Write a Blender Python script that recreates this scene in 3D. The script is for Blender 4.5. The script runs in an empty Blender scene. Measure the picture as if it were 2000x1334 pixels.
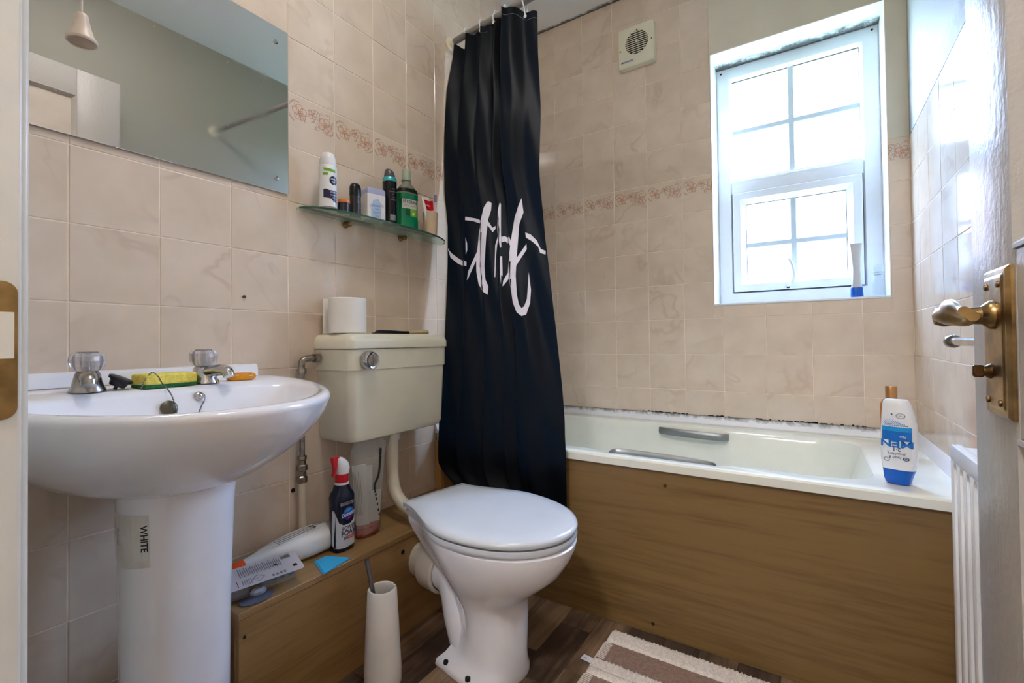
import bpy, bmesh, math, random
import numpy as np
from mathutils import Vector, Matrix
from mathutils.bvhtree import BVHTree

random.seed(7)
D = bpy.data
SC = bpy.context.scene
COL = SC.collection
PI = math.pi

# ------------------------------------------------------------------ camera, sky, lights, exposure
cam_d = D.cameras.new('camera')
cam = D.objects.new('camera', cam_d)
COL.objects.link(cam)
SC.camera = cam
YAW, PITCH, ROLL = -0.5856, 0.0146, -0.0118
_f = Vector((math.sin(YAW) * math.cos(PITCH), math.cos(YAW) * math.cos(PITCH), math.sin(PITCH)))
_r = Vector((math.cos(YAW), -math.sin(YAW), 0))
_u = _r.cross(_f)
_r2 = math.cos(ROLL) * _r + math.sin(ROLL) * _u
_u2 = -math.sin(ROLL) * _r + math.cos(ROLL) * _u
M = Matrix((( _r2.x, _u2.x, -_f.x), (_r2.y, _u2.y, -_f.y), (_r2.z, _u2.z, -_f.z))).to_4x4()
M.translation = Vector((1.1867, -2.1347, 0.835))
cam.matrix_world = M
cam_d.sensor_width = 36
cam_d.lens = 917.6 * 36 / 2000
cam_d.shift_x = 25.35 / 2000
cam_d.shift_y = -14.17 / 2000
cam_d.clip_start = 0.02

world = D.worlds.new('overcast_sky')
SC.world = world
world.use_nodes = True
wn = world.node_tree.nodes
wl = world.node_tree.links
bg = wn['Background']
# overcast sky: a little brighter towards the zenith, pale blue-white
tc = wn.new('ShaderNodeTexCoord')
sep = wn.new('ShaderNodeSeparateXYZ')
wl.new(tc.outputs['Generated'], sep.inputs[0])
rmp = wn.new('ShaderNodeValToRGB')
rmp.color_ramp.elements[0].position = 0.0
rmp.color_ramp.elements[0].color = (0.54, 0.74, 1.16, 1)
rmp.color_ramp.elements[1].position = 1.0
rmp.color_ramp.elements[1].color = (0.66, 0.90, 1.42, 1)
wl.new(sep.outputs['Z'], rmp.inputs[0])
wl.new(rmp.outputs[0], bg.inputs['Color'])
bg.inputs['Strength'].default_value = 4.8

por_d = D.lights.new('window_portal', 'AREA')
por_d.shape = 'RECTANGLE'
por_d.size, por_d.size_y = 0.60, 1.08
por_d.cycles.is_portal = True
por = D.objects.new('window_portal', por_d)
COL.objects.link(por)
por.location = (1.139, 0.262, 1.504)
por.rotation_euler = (-PI / 2, 0, 0)          # shines into the room (towards -y)

SC.view_settings.view_transform = 'Standard'
SC.view_settings.look = 'None'
SC.view_settings.gamma = 1.0
SC.view_settings.use_curve_mapping = False
SC.view_settings.exposure = 3.28
HALL_FILL_POWER = 18.0
DOME_FILL_POWER = 3.7
cy = SC.cycles
cy.max_bounces = 14
cy.diffuse_bounces = 8
cy.glossy_bounces = 6
cy.transmission_bounces = 10
cy.transparent_max_bounces = 16
cy.sample_clamp_indirect = 6.0
cy.blur_glossy = 1.0
cy.caustics_refractive = False
cy.caustics_reflective = False
cy.use_denoising = True

# ------------------------------------------------------------------ colour and material helpers
def lin(c):
    o = []
    for v in c[:3]:
        v = v / 255.0
        o.append(v / 12.92 if v <= 0.04045 else ((v + 0.055) / 1.055) ** 2.4)
    return (o[0], o[1], o[2], 1.0)

class NT:
    def __init__(self, name):
        self.m = D.materials.new(name)
        self.m.use_nodes = True
        self.t = self.m.node_tree
        self.n = self.t.nodes
        self.b = self.n['Principled BSDF']
        self.out = self.n['Material Output']
    def add(self, typ, **kw):
        x = self.n.new(typ)
        for k, v in kw.items():
            if hasattr(x, k):
                setattr(x, k, v)
            else:
                x.inputs[k].default_value = v
        return x
    def link(self, a, b):
        self.t.links.new(a, b)
    def mix(self, fac, a, b, blend='MIX'):
        x = self.n.new('ShaderNodeMix')
        x.data_type = 'RGBA'
        x.blend_type = blend
        for k, v in ((0, fac), (6, a), (7, b)):
            if hasattr(v, 'is_linked'):
                self.link(v, x.inputs[k])
            else:
                x.inputs[k].default_value = v
        return x.outputs[2]
    def math(self, op, a, b=0.5):
        x = self.n.new('ShaderNodeMath')
        x.operation = op
        for k, v in ((0, a), (1, b)):
            if hasattr(v, 'is_linked'):
                self.link(v, x.inputs[k])
            else:
                x.inputs[k].default_value = v
        return x.outputs[0]
    def ramp(self, src, stops):
        x = self.n.new('ShaderNodeValToRGB')
        e = x.color_ramp.elements
        while len(e) < len(stops):
            e.new(0.5)
        for i, (p, c) in enumerate(stops):
            e[i].position = p
            e[i].color = c if len(c) == 4 else (c[0], c[1], c[2], 1)
        self.link(src, x.inputs[0])
        return x.outputs[0]
    def coord(self, scale=(1, 1, 1), rnd=0.0, kind='Object'):
        t = self.n.new('ShaderNodeTexCoord')
        mp = self.n.new('ShaderNodeMapping')
        mp.inputs['Scale'].default_value = scale
        self.link(t.outputs[kind], mp.inputs['Vector'])
        if rnd:
            oi = self.n.new('ShaderNodeObjectInfo')
            cx = self.n.new('ShaderNodeCombineXYZ')
            for i, k in enumerate((rnd, rnd * 1.7, rnd * 0.6)):
                self.link(self.math('MULTIPLY', oi.outputs['Random'], k), cx.inputs[i])
            self.link(cx.outputs[0], mp.inputs['Location'])
        return mp.outputs[0]
    def noise(self, vec, scale, detail=3, rough=0.5, dist=0.0):
        x = self.n.new('ShaderNodeTexNoise')
        x.inputs['Scale'].default_value = scale
        x.inputs['Detail'].default_value = detail
        x.inputs['Roughness'].default_value = rough
        x.inputs['Distortion'].default_value = dist
        if vec is not None:
            self.link(vec, x.inputs['Vector'])
        return x.outputs['Fac']
    def bump(self, h, strength=0.2, dist=0.002):
        x = self.n.new('ShaderNodeBump')
        x.inputs['Strength'].default_value = strength
        x.inputs['Distance'].default_value = dist
        self.link(h, x.inputs['Height'])
        self.link(x.outputs[0], self.b.inputs['Normal'])
        return x
    def base(self, v):
        if hasattr(v, 'is_linked'):
            self.link(v, self.b.inputs['Base Color'])
        else:
            self.b.inputs['Base Color'].default_value = v

def mat(name, col, rough=0.4, metal=0.0, var=0.06, vscale=14.0, bump=0.0, bscale=120.0, coat=0.0, trans=0.0, ior=1.45, alpha=None, emit=0.0, spec=0.5):
    t = NT(name)
    c = lin(col)
    if var > 0:
        n = t.noise(t.coord(), vscale, 4)
        dk = tuple(x * (1 - var * 1.6) for x in c[:3]) + (1,)
        lt = tuple(min(1, x * (1 + var)) for x in c[:3]) + (1,)
        t.base(t.ramp(n, [(0.3, dk), (0.7, lt)]))
    else:
        t.base(c)
    b = t.b.inputs
    b['Roughness'].default_value = rough
    b['Metallic'].default_value = metal
    b['Coat Weight'].default_value = coat
    b['Coat Roughness'].default_value = 0.05
    b['Transmission Weight'].default_value = trans
    b['IOR'].default_value = ior
    b['Specular IOR Level'].default_value = spec
    if emit:
        b['Emission Color'].default_value = c
        b['Emission Strength'].default_value = emit
    if bump:
        t.bump(t.noise(t.coord(), bscale, 3), bump, 0.002)
    return t.m

def film_mat(name, tint, opac, rough=0.05, pattern=None):
    """thin clear sheet: mostly passes light straight through, with a gloss on it"""
    t = NT(name)
    tr = t.add('ShaderNodeBsdfTransparent')
    tr.inputs[0].default_value = lin(tint)
    t.base(lin(tint))
    t.b.inputs['Roughness'].default_value = rough
    mx = t.add('ShaderNodeMixShader')
    mx.inputs[0].default_value = opac
    t.link(tr.outputs[0], mx.inputs[1])
    t.link(t.b.outputs[0], mx.inputs[2])
    t.link(mx.outputs[0], t.out.inputs['Surface'])
    if pattern:
        t.bump(t.noise(t.coord(), pattern, 3), 0.6, 0.003)
    return t.m

def tile_mat(name, base, dark, border=False):
    t = NT(name)
    v = t.coord(rnd=40.0)
    cloud = t.noise(v, 9.0, 3, 0.5)
    c = t.ramp(cloud, [(0.3, lin(dark)), (0.72, lin(base))])
    vein = t.noise(v, 4.5, 3, 0.5, 0.5)
    vm = t.ramp(vein, [(0.475, (0, 0, 0)), (0.497, (1, 1, 1)), (0.506, (1, 1, 1)), (0.53, (0, 0, 0))])
    patch = t.ramp(t.noise(v, 4.0, 2), [(0.46, (0, 0, 0)), (0.64, (0.32, 0.32, 0.32))])
    f = t.math('MULTIPLY', vm, patch)
    c = t.mix(f, c, lin((178, 150, 132)))
    oi = t.add('ShaderNodeObjectInfo')
    c = t.mix(t.math('MULTIPLY', oi.outputs['Random'], 0.10), c, lin((196, 168, 148)))
    if border:
        uv = t.add('ShaderNodeTexCoord')
        im = t.add('ShaderNodeTexImage')
        im.image = floral_image()
        im.extension = 'EXTEND'
        t.link(uv.outputs['UV'], im.inputs['Vector'])
        s = t.add('ShaderNodeSeparateColor')
        t.link(im.outputs['Color'], s.inputs[0])
        c = t.mix(s.outputs[1], c, lin((226, 178, 150)))
        c = t.mix(s.outputs[0], c, lin((150, 104, 82)))
    t.base(c)
    t.b.inputs['Roughness'].default_value = 0.09
    t.b.inputs['Specular IOR Level'].default_value = 0.5
    t.bump(t.noise(v, 24.0, 2), 0.08, 0.0016)
    return t.m

def floral_image():
    if 'floral_border' in D.images:
        return D.images['floral_border']
    W = H = 256
    yy, xx = np.mgrid[0:H, 0:W]
    u = (xx + 0.5) / W
    v = (yy + 0.5) / H
    line = np.zeros((H, W))
    fill = np.zeros((H, W))
    def ring(cx, cy, r, a0=-9, a1=9, w=0.0085, sx=1.0):
        d = np.abs(np.hypot((u - cx) / sx, v - cy) - r)
        a = np.arctan2(v - cy, u - cx)
        m = np.clip(1 - d / w, 0, 1) * ((a >= a0) & (a <= a1))
        np.maximum(line, m, out=line)
    def disc(cx, cy, r, val):
        m = np.clip((r - np.hypot(u - cx, v - cy)) / 0.01, 0, 1) * val
        np.maximum(fill, m, out=fill)
    def flower(cx, cy, r, rot=0.0):
        for k in range(5):
            a = rot + k * 2 * PI / 5
            px, py = cx + math.cos(a) * r * 0.62, cy + math.sin(a) * r * 0.62
            ring(px, py, r * 0.48)
            disc(px, py, r * 0.46, 0.45)
        disc(cx, cy, r * 0.25, 1.0)
        ring(cx, cy, r * 0.16, w=0.012)
    flower(0.24, 0.70, 0.135, 0.4)
    flower(0.78, 0.655, 0.135, 1.1)
    flower(0.51, 0.765, 0.085, 0.2)
    for r in (0.185, 0.205):
        ring(0.20, 0.70, r, PI * 0.45, PI)
        ring(0.20, 0.70, r, -PI, -PI * 0.62)
    for r in (0.18, 0.20):
        ring(0.80, 0.66, r, -PI * 0.55, PI * 0.2)
    rs = random.Random(3)
    for k in range(44):
        cx = 0.05 + 0.9 * rs.random()
        cy_ = 0.53 + 0.32 * rs.random()
        a = rs.uniform(-PI, PI * 0.4)
        ring(cx, cy_, rs.uniform(0.022, 0.05), a, a + 2.6, 0.0075)
    keep = (v > 0.48) & (v < 0.90) & (u > 0.03) & (u < 0.97)
    line *= keep * 0.95
    fill *= keep * 0.7
    px = np.zeros((H, W, 4), np.float32)
    px[..., 0] = line
    px[..., 1] = fill
    px[..., 3] = 1
    im = D.images.new('floral_border', W, H, float_buffer=False)
    im.colorspace_settings.name = 'Non-Color'
    im.pixels.foreach_set(px.ravel())
    im.update()
    im.pack()
    return im

def wood_mat(name, base, dark, axis, rough=0.45, s=1.0):
    t = NT(name)
    sc = [22.0 * s, 22.0 * s, 22.0 * s]
    sc['xyz'.index(axis)] = 1.3 * s
    v = t.coord(tuple(sc))
    n1 = t.noise(v, 1.0, 5, 0.6, 0.8)
    sc2 = [x * 6 for x in sc]
    v2 = t.coord(tuple(sc2))
    n2 = t.noise(v2, 1.0, 3, 0.6)
    f = t.math('ADD', t.math('MULTIPLY', n1, 0.65), t.math('MULTIPLY', n2, 0.35))
    t.base(t.ramp(f, [(0.34, lin(dark)), (0.5, lin(base)), (0.72, tuple(min(1, x * 1.1) for x in lin(base)))]))
    t.b.inputs['Roughness'].default_value = rough
    return t.m

def mould_mat(name, base, axis, edge, width, rough=0.7, amt=0.92):
    """paint with dark mould where an axis coordinate comes near an edge (object at world origin)"""
    t = NT(name)
    g = t.add('ShaderNodeNewGeometry')
    s = t.add('ShaderNodeSeparateXYZ')
    t.link(g.outputs['Position'], s.inputs[0])
    d = t.math('DIVIDE', t.math('SUBTRACT', edge, s.outputs[axis]), width)
    d = t.math('ABSOLUTE', d)
    near = t.math('SUBTRACT', 1.0, d)
    near.node.use_clamp = True
    n = t.noise(g.outputs['Position'], 26.0, 6, 0.65)
    n2 = t.noise(g.outputs['Position'], 120.0, 4, 0.7)
    f = t.math('MULTIPLY', t.math('ADD', n, t.math('MULTIPLY', n2, 0.45)), near)
    f = t.ramp(f, [(0.36, (0, 0, 0)), (0.60, (amt, amt, amt))])
    t.base(t.mix(f, lin(base), lin((70, 66, 62))))
    t.b.inputs['Roughness'].default_value = rough
    return t.m

# ------------------------------------------------------------------ mesh helpers
def NB():
    return bmesh.new()

def absorb(bm, tmp):
    me = D.meshes.new('tmp')
    tmp.to_mesh(me)
    bm.from_mesh(me)
    tmp.free()
    D.meshes.remove(me)

def bx(bm, x0, x1, y0, y1, z0, z1, bev=0.0, seg=2, mx=None):
    t = bmesh.new()
    bmesh.ops.create_cube(t, size=1.0)
    for v in t.verts:
        v.co = Vector((x0 + (v.co.x + 0.5) * (x1 - x0), y0 + (v.co.y + 0.5) * (y1 - y0), z0 + (v.co.z + 0.5) * (z1 - z0)))
    if bev > 0:
        bmesh.ops.bevel(t, geom=list(t.edges), offset=bev, segments=seg, affect='EDGES', profile=0.5)
    if mx is not None:
        t.transform(mx)
    absorb(bm, t)

def loft(bm, rings, cap0=True, cap1=True, closed=True):
    vs = [[bm.verts.new(Vector(p)) for p in r] for r in rings]
    n = len(vs[0])
    for a, b in zip(vs[:-1], vs[1:]):
        for i in range(n if closed else n - 1):
            j = (i + 1) % n
            bm.faces.new((a[i], a[j], b[j], b[i]))
    if cap0:
        bm.faces.new(list(reversed(vs[0])))
    if cap1:
        bm.faces.new(vs[-1])
    return vs

def fixn(bm):
    bmesh.ops.recalc_face_normals(bm, faces=list(bm.faces))

def lathe(bm, prof, c=(0, 0, 0), n=28, mx=None):
    """profile of (r, z); r=0 ends close to a point"""
    t = bmesh.new()
    rings = []
    for r, z in prof:
        if r <= 1e-6:
            rings.append([t.verts.new((0, 0, z))])
        else:
            rings.append([t.verts.new((r * math.cos(2 * PI * i / n), r * math.sin(2 * PI * i / n), z)) for i in range(n)])
    for a, b in zip(rings[:-1], rings[1:]):
        for i in range(n):
            j = (i + 1) % n
            if len(a) == 1 and len(b) == 1:
                continue
            if len(a) == 1:
                t.faces.new((a[0], b[i], b[j])) if False else t.faces.new((a[0], b[j], b[i]))
            elif len(b) == 1:
                t.faces.new((a[i], a[j], b[0]))
            else:
                t.faces.new((a[i], a[j], b[j], b[i]))
    if len(rings[0]) > 1:
        t.faces.new(list(reversed(rings[0])))
    if len(rings[-1]) > 1:
        t.faces.new(rings[-1])
    fixn(t)
    if mx is not None:
        t.transform(mx)
    t.transform(Matrix.Translation(c))
    absorb(bm, t)

def along(p, d):
    """matrix that puts local +z along d at p"""
    q = Vector((0, 0, 1)).rotation_difference(Vector(d).normalized())
    return Matrix.Translation(p) @ q.to_matrix().to_4x4()

def tube(bm, pts, r, n=12, cap=True):
    pts = [Vector(p) for p in pts]
    rr = r if isinstance(r, (list, tuple)) else [r] * len(pts)
    rings = []
    T = (pts[1] - pts[0]).normalized()
    up = Vector((0, 0, 1)) if abs(T.z) < 0.9 else Vector((0, 1, 0))
    nrm = (up - T * up.dot(T)).normalized()
    for i, p in enumerate(pts):
        if i == 0:
            t2 = (pts[1] - p).normalized()
        elif i == len(pts) - 1:
            t2 = (p - pts[i - 1]).normalized()
        else:
            t2 = (pts[i + 1] - pts[i - 1]).normalized()
        nrm = (nrm - t2 * nrm.dot(t2)).normalized()
        bn = t2.cross(nrm)
        rings.append([p + (nrm * math.cos(2 * PI * k / n) + bn * math.sin(2 * PI * k / n)) * rr[i] for k in range(n)])
    t = bmesh.new()
    loft(t, rings, cap, cap)
    fixn(t)
    absorb(bm, t)

def spline(pts, n=8):
    pts = [Vector(p) for p in pts]
    P = [pts[0]] + pts + [pts[-1]]
    o = []
    for i in range(1, len(P) - 2):
        for k in range(n):
            t = k / n
            a, b, c, d = P[i - 1], P[i], P[i + 1], P[i + 2]
            o.append(0.5 * ((2 * b) + (c - a) * t + (2 * a - 5 * b + 4 * c - d) * t * t + (3 * b - a - 3 * c + d) * t ** 3))
    o.append(P[-2])
    return o

def rrect(x0, x1, y0, y1, r, z, n=6):
    o = []
    for cx, cy_, a in ((x1 - r, y1 - r, 0), (x0 + r, y1 - r, 90), (x0 + r, y0 + r, 180), (x1 - r, y0 + r, 270)):
        for k in range(n + 1):
            t = math.radians(a + 90 * k / n)
            o.append((cx + r * math.cos(t), cy_ + r * math.sin(t), z))
    return o

def ell(cx, cy_, rx, ry, z, n=32, p=2.0):
    o = []
    for k in range(n):
        t = 2 * PI * k / n
        c, s = math.cos(t), math.sin(t)
        o.append((cx + rx * math.copysign(abs(c) ** (2 / p), c), cy_ + ry * math.copysign(abs(s) ** (2 / p), s), z))
    return o

def obj(name, bm, m, parent=None, smooth=40, wn_=False):
    fixn(bm)
    me = D.meshes.new(name)
    if parent is None:
        lo = [min(v.co[i] for v in bm.verts) for i in range(3)]
        hi = [max(v.co[i] for v in bm.verts) for i in range(3)]
        org = Vector(((lo[0] + hi[0]) / 2, (lo[1] + hi[1]) / 2, lo[2]))
    else:
        org = Vector((0, 0, 0))
        q = parent
        while q:
            org += q.location
            q = q.parent
    bm.transform(Matrix.Translation(-org))
    bm.to_mesh(me)
    bm.free()
    for x in (m if isinstance(m, (list, tuple)) else [m]):
        me.materials.append(x)
    if smooth:
        me.shade_smooth()
        me.set_sharp_from_angle(angle=math.radians(smooth))
    o = D.objects.new(name, me)
    COL.objects.link(o)
    if parent is None:
        o.location = org
    else:
        o.parent = parent
    return o

def tag(o, label, cat, group=None):
    o['label'] = label
    o['category'] = cat
    if group:
        o['group'] = group
    return o

def thing(name, loc, label, cat, group=None):
    o = D.objects.new(name, None)
    o.empty_display_size = 0.05
    COL.objects.link(o)
    o.location = loc
    return tag(o, label, cat, group)

def struct(name, bm, m, smooth=None):
    # setting objects keep their origin at the world origin
    fixn(bm)
    me = D.meshes.new(name)
    bm.to_mesh(me)
    bm.free()
    for x in (m if isinstance(m, (list, tuple)) else [m]):
        me.materials.append(x)
    if smooth:
        me.shade_smooth()
        me.set_sharp_from_angle(angle=math.radians(smooth))
    o = D.objects.new(name, me)
    COL.objects.link(o)
    o['kind'] = 'structure'
    return o

# flat print helpers -------------------------------------------------
def poly2(pts):
    b = bmesh.new()
    b.faces.new([b.verts.new((p[0], p[1], 0)) for p in pts])
    return b

def rect2(u0, u1, v0, v1):
    return poly2([(u0, v0), (u1, v0), (u1, v1), (u0, v1)])

def disc2(u, v, r, n=28, sy=1.0):
    return poly2([(u + r * math.cos(2 * PI * k / n), v + sy * r * math.sin(2 * PI * k / n)) for k in range(n)])

def text2(s, h, u=0.0, v=0.0, rot=0.0, bold=0.0, shear=0.0, sx=1.0):
    c = D.curves.new('txt', 'FONT')
    c.body = s
    c.size = 1.0
    c.align_x = 'CENTER'
    c.align_y = 'CENTER'
    c.offset = bold
    c.shear = shear
    c.resolution_u = 3
    o = D.objects.new('txt', c)
    COL.objects.link(o)
    dg = bpy.context.evaluated_depsgraph_get()
    ev = o.evaluated_get(dg)
    me = ev.to_mesh()
    b = bmesh.new()
    b.from_mesh(me)
    ev.to_mesh_clear()
    D.objects.remove(o)
    D.curves.remove(c)
    k = h / 0.72
    b.transform(Matrix.Translation((u, v, 0)) @ Matrix.Rotation(rot, 4, 'Z') @ Matrix.Diagonal((k * sx, k, 1, 1)))
    return b

def merge2(*bs):
    out = bmesh.new()
    for b in bs:
        absorb(out, b)
    return out

def decal(name, b2, mapf, m, parent, step=None):
    """lay a flat 2D print on a surface through mapf(u, v) -> point"""
    if step:
        us = [v.co.x for v in b2.verts]
        u = math.ceil(min(us) / step) * step
        while u < max(us):
            bmesh.ops.bisect_plane(b2, geom=list(b2.verts) + list(b2.edges) + list(b2.faces), plane_co=(u, 0, 0), plane_no=(1, 0, 0))
            u += step
    bmesh.ops.triangulate(b2, faces=list(b2.faces))
    for v in b2.verts:
        v.co = Vector(mapf(v.co.x, v.co.y))
    o = obj(name, b2, m, parent, smooth=None)
    return o

def cylmap(cx, cy_, z0, r, ang):
    return lambda u, v: (cx + r * math.cos(ang + u / r), cy_ + r * math.sin(ang + u / r), z0 + v)

def flatmap(o, h, v_):
    o, h, v_ = Vector(o), Vector(h).normalized(), Vector(v_).normalized()
    return lambda u, v: o + h * u + v_ * v

# ------------------------------------------------------------------ materials
M_tile = tile_mat('tile_glazed', (224, 208, 191), (211, 194, 176))
M_border = tile_mat('tile_floral', (224, 208, 191), (211, 194, 176), True)
M_grout = mat('grout', (238, 222, 204), 0.85, var=0.10, vscale=12)
M_paint = mat('wall_paint_cream', (216, 209, 192), 0.6, var=0.04, vscale=5, bump=0.08, bscale=60)
M_paint_w = mat('wall_paint_white', (232, 230, 224), 0.6, var=0.03, vscale=5)
M_ceil = mould_mat('ceiling_paint', (228, 230, 230), 'Y', 0.0, 0.05, 0.8)
M_reveal = mat('reveal_paint', (236, 236, 232), 0.55, var=0.03)
M_reveal_top = mould_mat('reveal_mould', (236, 236, 232), 'Y', 0.145, 0.12, 0.6)
M_upvc = mat('upvc_white', (228, 233, 238), 0.22, var=0.02)
M_gloss_white = NT('door_gloss_paint')
_t = M_gloss_white
_t.base(lin((178, 174, 169)))
_t.b.inputs['Roughness'].default_value = 0.36
_t.b.inputs['Specular IOR Level'].default_value = 0.3
_h = _t.noise(_t.coord((60, 60, 9)), 1.0, 4, 0.6)
_h2 = _t.noise(_t.coord((14, 40, 40)), 2.0, 3, 0.6)
_t.bump(_t.math('ADD', _h, _h2), 0.35, 0.003)
M_gloss_white = _t.m
M_jamb = mat('frame_gloss_paint', (222, 222, 216), 0.25, var=0.04, bump=0.15, bscale=35)
M_ceramic = mat('ceramic_white', (238, 239, 246), 0.07, var=0.015, coat=0.4)
M_bath = mat('bath_acrylic', (232, 234, 224), 0.14, var=0.02)
M_cream = mat('cistern_cream_plastic', (228, 224, 204), 0.28, var=0.05, vscale=6)
M_plastic_w = mat('white_plastic', (228, 229, 230), 0.25, var=0.02)
M_plastic_off = mat('ivory_plastic', (226, 219, 196), 0.35, var=0.03)
M_chrome = mat('chrome', (205, 205, 208), 0.12, 1.0, var=0.12, vscale=40)
M_chrome_worn = mat('chrome_worn', (170, 165, 158), 0.25, 1.0, var=0.35, vscale=50)
M_brass = mat('brass_tarnished', (170, 142, 96), 0.32, 1.0, var=0.4, vscale=30, bump=0.1)
M_brass_dark = mat('brass_dark', (112, 84, 52), 0.35, 1.0, var=0.3, vscale=40)
M_steel = mat('brushed_steel', (150, 150, 152), 0.3, 1.0, var=0.1)
M_grip = mat('grip_grey_metal', (140, 142, 142), 0.35, 0.7, var=0.06)
M_dark = mat('dark_hole', (18, 16, 14), 0.8, var=0.1)
M_black = mat('black_plastic', (16, 16, 18), 0.3, var=0.05)
M_mirror = NT('mirror_silver')
_t = M_mirror
_t.base((0.72, 0.72, 0.725, 1))
_t.b.inputs['Metallic'].default_value = 1.0
_sp = _t.noise(_t.coord(), 95.0, 5, 0.7)
_sm = _t.noise(_t.coord((1, 1, 0.5)), 7.0, 4, 0.6)
_rg = _t.math('ADD', _t.ramp(_sp, [(0.62, (0.0, 0, 0)), (0.72, (0.18, 0.18, 0.18))]), _t.ramp(_sm, [(0.5, (0.015, 0, 0)), (0.75, (0.09, 0.09, 0.09))]))
_t.link(_rg, _t.b.inputs['Roughness'])
M_mirror = _t.m
M_wood_panel = wood_mat('wood_bath_panel', (128, 101, 61), (107, 81, 44), 'x', 0.42)
M_wood_ledge = wood_mat('wood_ledge', (152, 119, 76), (127, 96, 56), 'y', 0.4)
M_seal = mould_mat('seal_white', (228, 230, 236), 'Y', 0.0, 0.02, 0.35)

# obscured glass: lets light straight through, frosted share scatters it, rippled surface
def glass_mat(name, clear, ripple):
    t = NT(name)
    v = t.coord()
    n = t.noise(t.coord((1, 1, 1)), ripple, 2, 0.5, 0.7)
    r = t.ramp(n, [(0.40, (0.80, 0.84, 0.86)), (0.5, (1, 1, 1)), (0.60, (0.86, 0.9, 0.92))])
    tr = t.add('ShaderNodeBsdfTransparent')
    t.link(r, tr.inputs[0])
    tl = t.add('ShaderNodeBsdfTranslucent')
    tl.inputs[0].default_value = (0.92, 0.95, 0.97, 1)
    gl = t.add('ShaderNodeBsdfGlossy')
    gl.inputs['Roughness'].default_value = 0.05
    bp = t.add('ShaderNodeBump')
    bp.inputs['Strength'].default_value = 0.7
    bp.inputs['Distance'].default_value = 0.004
    t.link(n, bp.inputs['Height'])
    t.link(bp.outputs[0], gl.inputs['Normal'])
    t.link(bp.outputs[0], tl.inputs['Normal'])
    m1 = t.add('ShaderNodeMixShader')
    m1.inputs[0].default_value = 1 - clear
    t.link(tr.outputs[0], m1.inputs[1])
    t.link(tl.outputs[0], m1.inputs[2])
    m2 = t.add('ShaderNodeMixShader')
    m2.inputs[0].default_value = 0.06
    t.link(m1.outputs[0], m2.inputs[1])
    t.link(gl.outputs[0], m2.inputs[2])
    t.link(m2.outputs[0], t.out.inputs['Surface'])
    return t.m
M_obscure = glass_mat('glass_obscured', 0.9, 46.0)

def shelf_glass():
    t = NT('glass_shelf_green')
    tr = t.add('ShaderNodeBsdfTransparent')
    tr.inputs[0].default_value = (0.84, 0.91, 0.87, 1)
    t.base((0.58, 0.70, 0.64, 1))
    t.b.inputs['Roughness'].default_value = 0.06
    mx = t.add('ShaderNodeMixShader')
    mx.inputs[0].default_value = 0.30
    t.link(tr.outputs[0], mx.inputs[1])
    t.link(t.b.outputs[0], mx.inputs[2])
    t.link(mx.outputs[0], t.out.inputs['Surface'])
    return t.m
M_shelf = shelf_glass()
M_shelf_edge = mat('glass_edge_green', (46, 92, 70), 0.1, var=0.05)
M_crystal = mat('acrylic_clear', (240, 238, 246), 0.03, var=0.0, trans=0.72, ior=1.46)
M_clear = film_mat('clear_plastic', (236, 240, 240), 0.22, 0.05, 40)
M_bag = film_mat('bag_film', (235, 235, 232), 0.24, 0.12, 60)
M_black_print = mat('print_black', (24, 24, 28), 0.5, var=0)
M_grey_print = mat('print_grey', (120, 122, 128), 0.5, var=0.1, vscale=300)
M_white_print = mat('print_white', (232, 232, 236), 0.45, var=0)
M_navy = mat('print_navy', (32, 30, 70), 0.3, var=0.04)
M_red = mat('print_red', (196, 22, 38), 0.3, var=0.04)
M_blue = mat('print_blue', (24, 110, 196), 0.3, var=0.05)
M_blue_d = mat('plastic_blue', (6, 88, 186), 0.22, var=0.06)
M_green = mat('print_green', (110, 168, 50), 0.35, var=0.04)

# ------------------------------------------------------------------ the setting
TP = 0.1524                     # tile pitch (six inch tiles)
ZR = lambda k: (k + 6.04) * TP  # height of tile row line k
CEIL = 2.423
RW = 1.484                      # room width
YF = -2.046                     # inner face of the door wall
WX0, WX1, WZ0, WZ1 = 0.853, 1.425, 0.978, 2.030   # window opening

b = NB(); bx(b, -0.30, RW + 0.12, -2.04, 0.30, CEIL, CEIL + 0.08); struct('ceiling', b, M_ceil)
b = NB(); bx(b, -0.12, -0.0012, -2.15, 0.25, -0.05, CEIL); wall_left = struct('wall_left', b, M_grout)
b = NB(); bx(b, RW + 0.0012, RW + 0.12, -2.15, 0.25, -0.05, CEIL); wall_right = struct('wall_right', b, M_grout)
b = NB()
bx(b, -0.003, WX0, 0.0012, 0.25, -0.05, CEIL)
bx(b, WX1, RW + 0.003, 0.0012, 0.25, -0.05, CEIL)
bx(b, WX0, WX1, 0.0012, 0.25, -0.05, WZ0 - 0.002)
bx(b, WX0, WX1, 0.0012, 0.25, WZ1 + 0.002, CEIL)
wall_back = struct('wall_back', b, M_grout)
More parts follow.
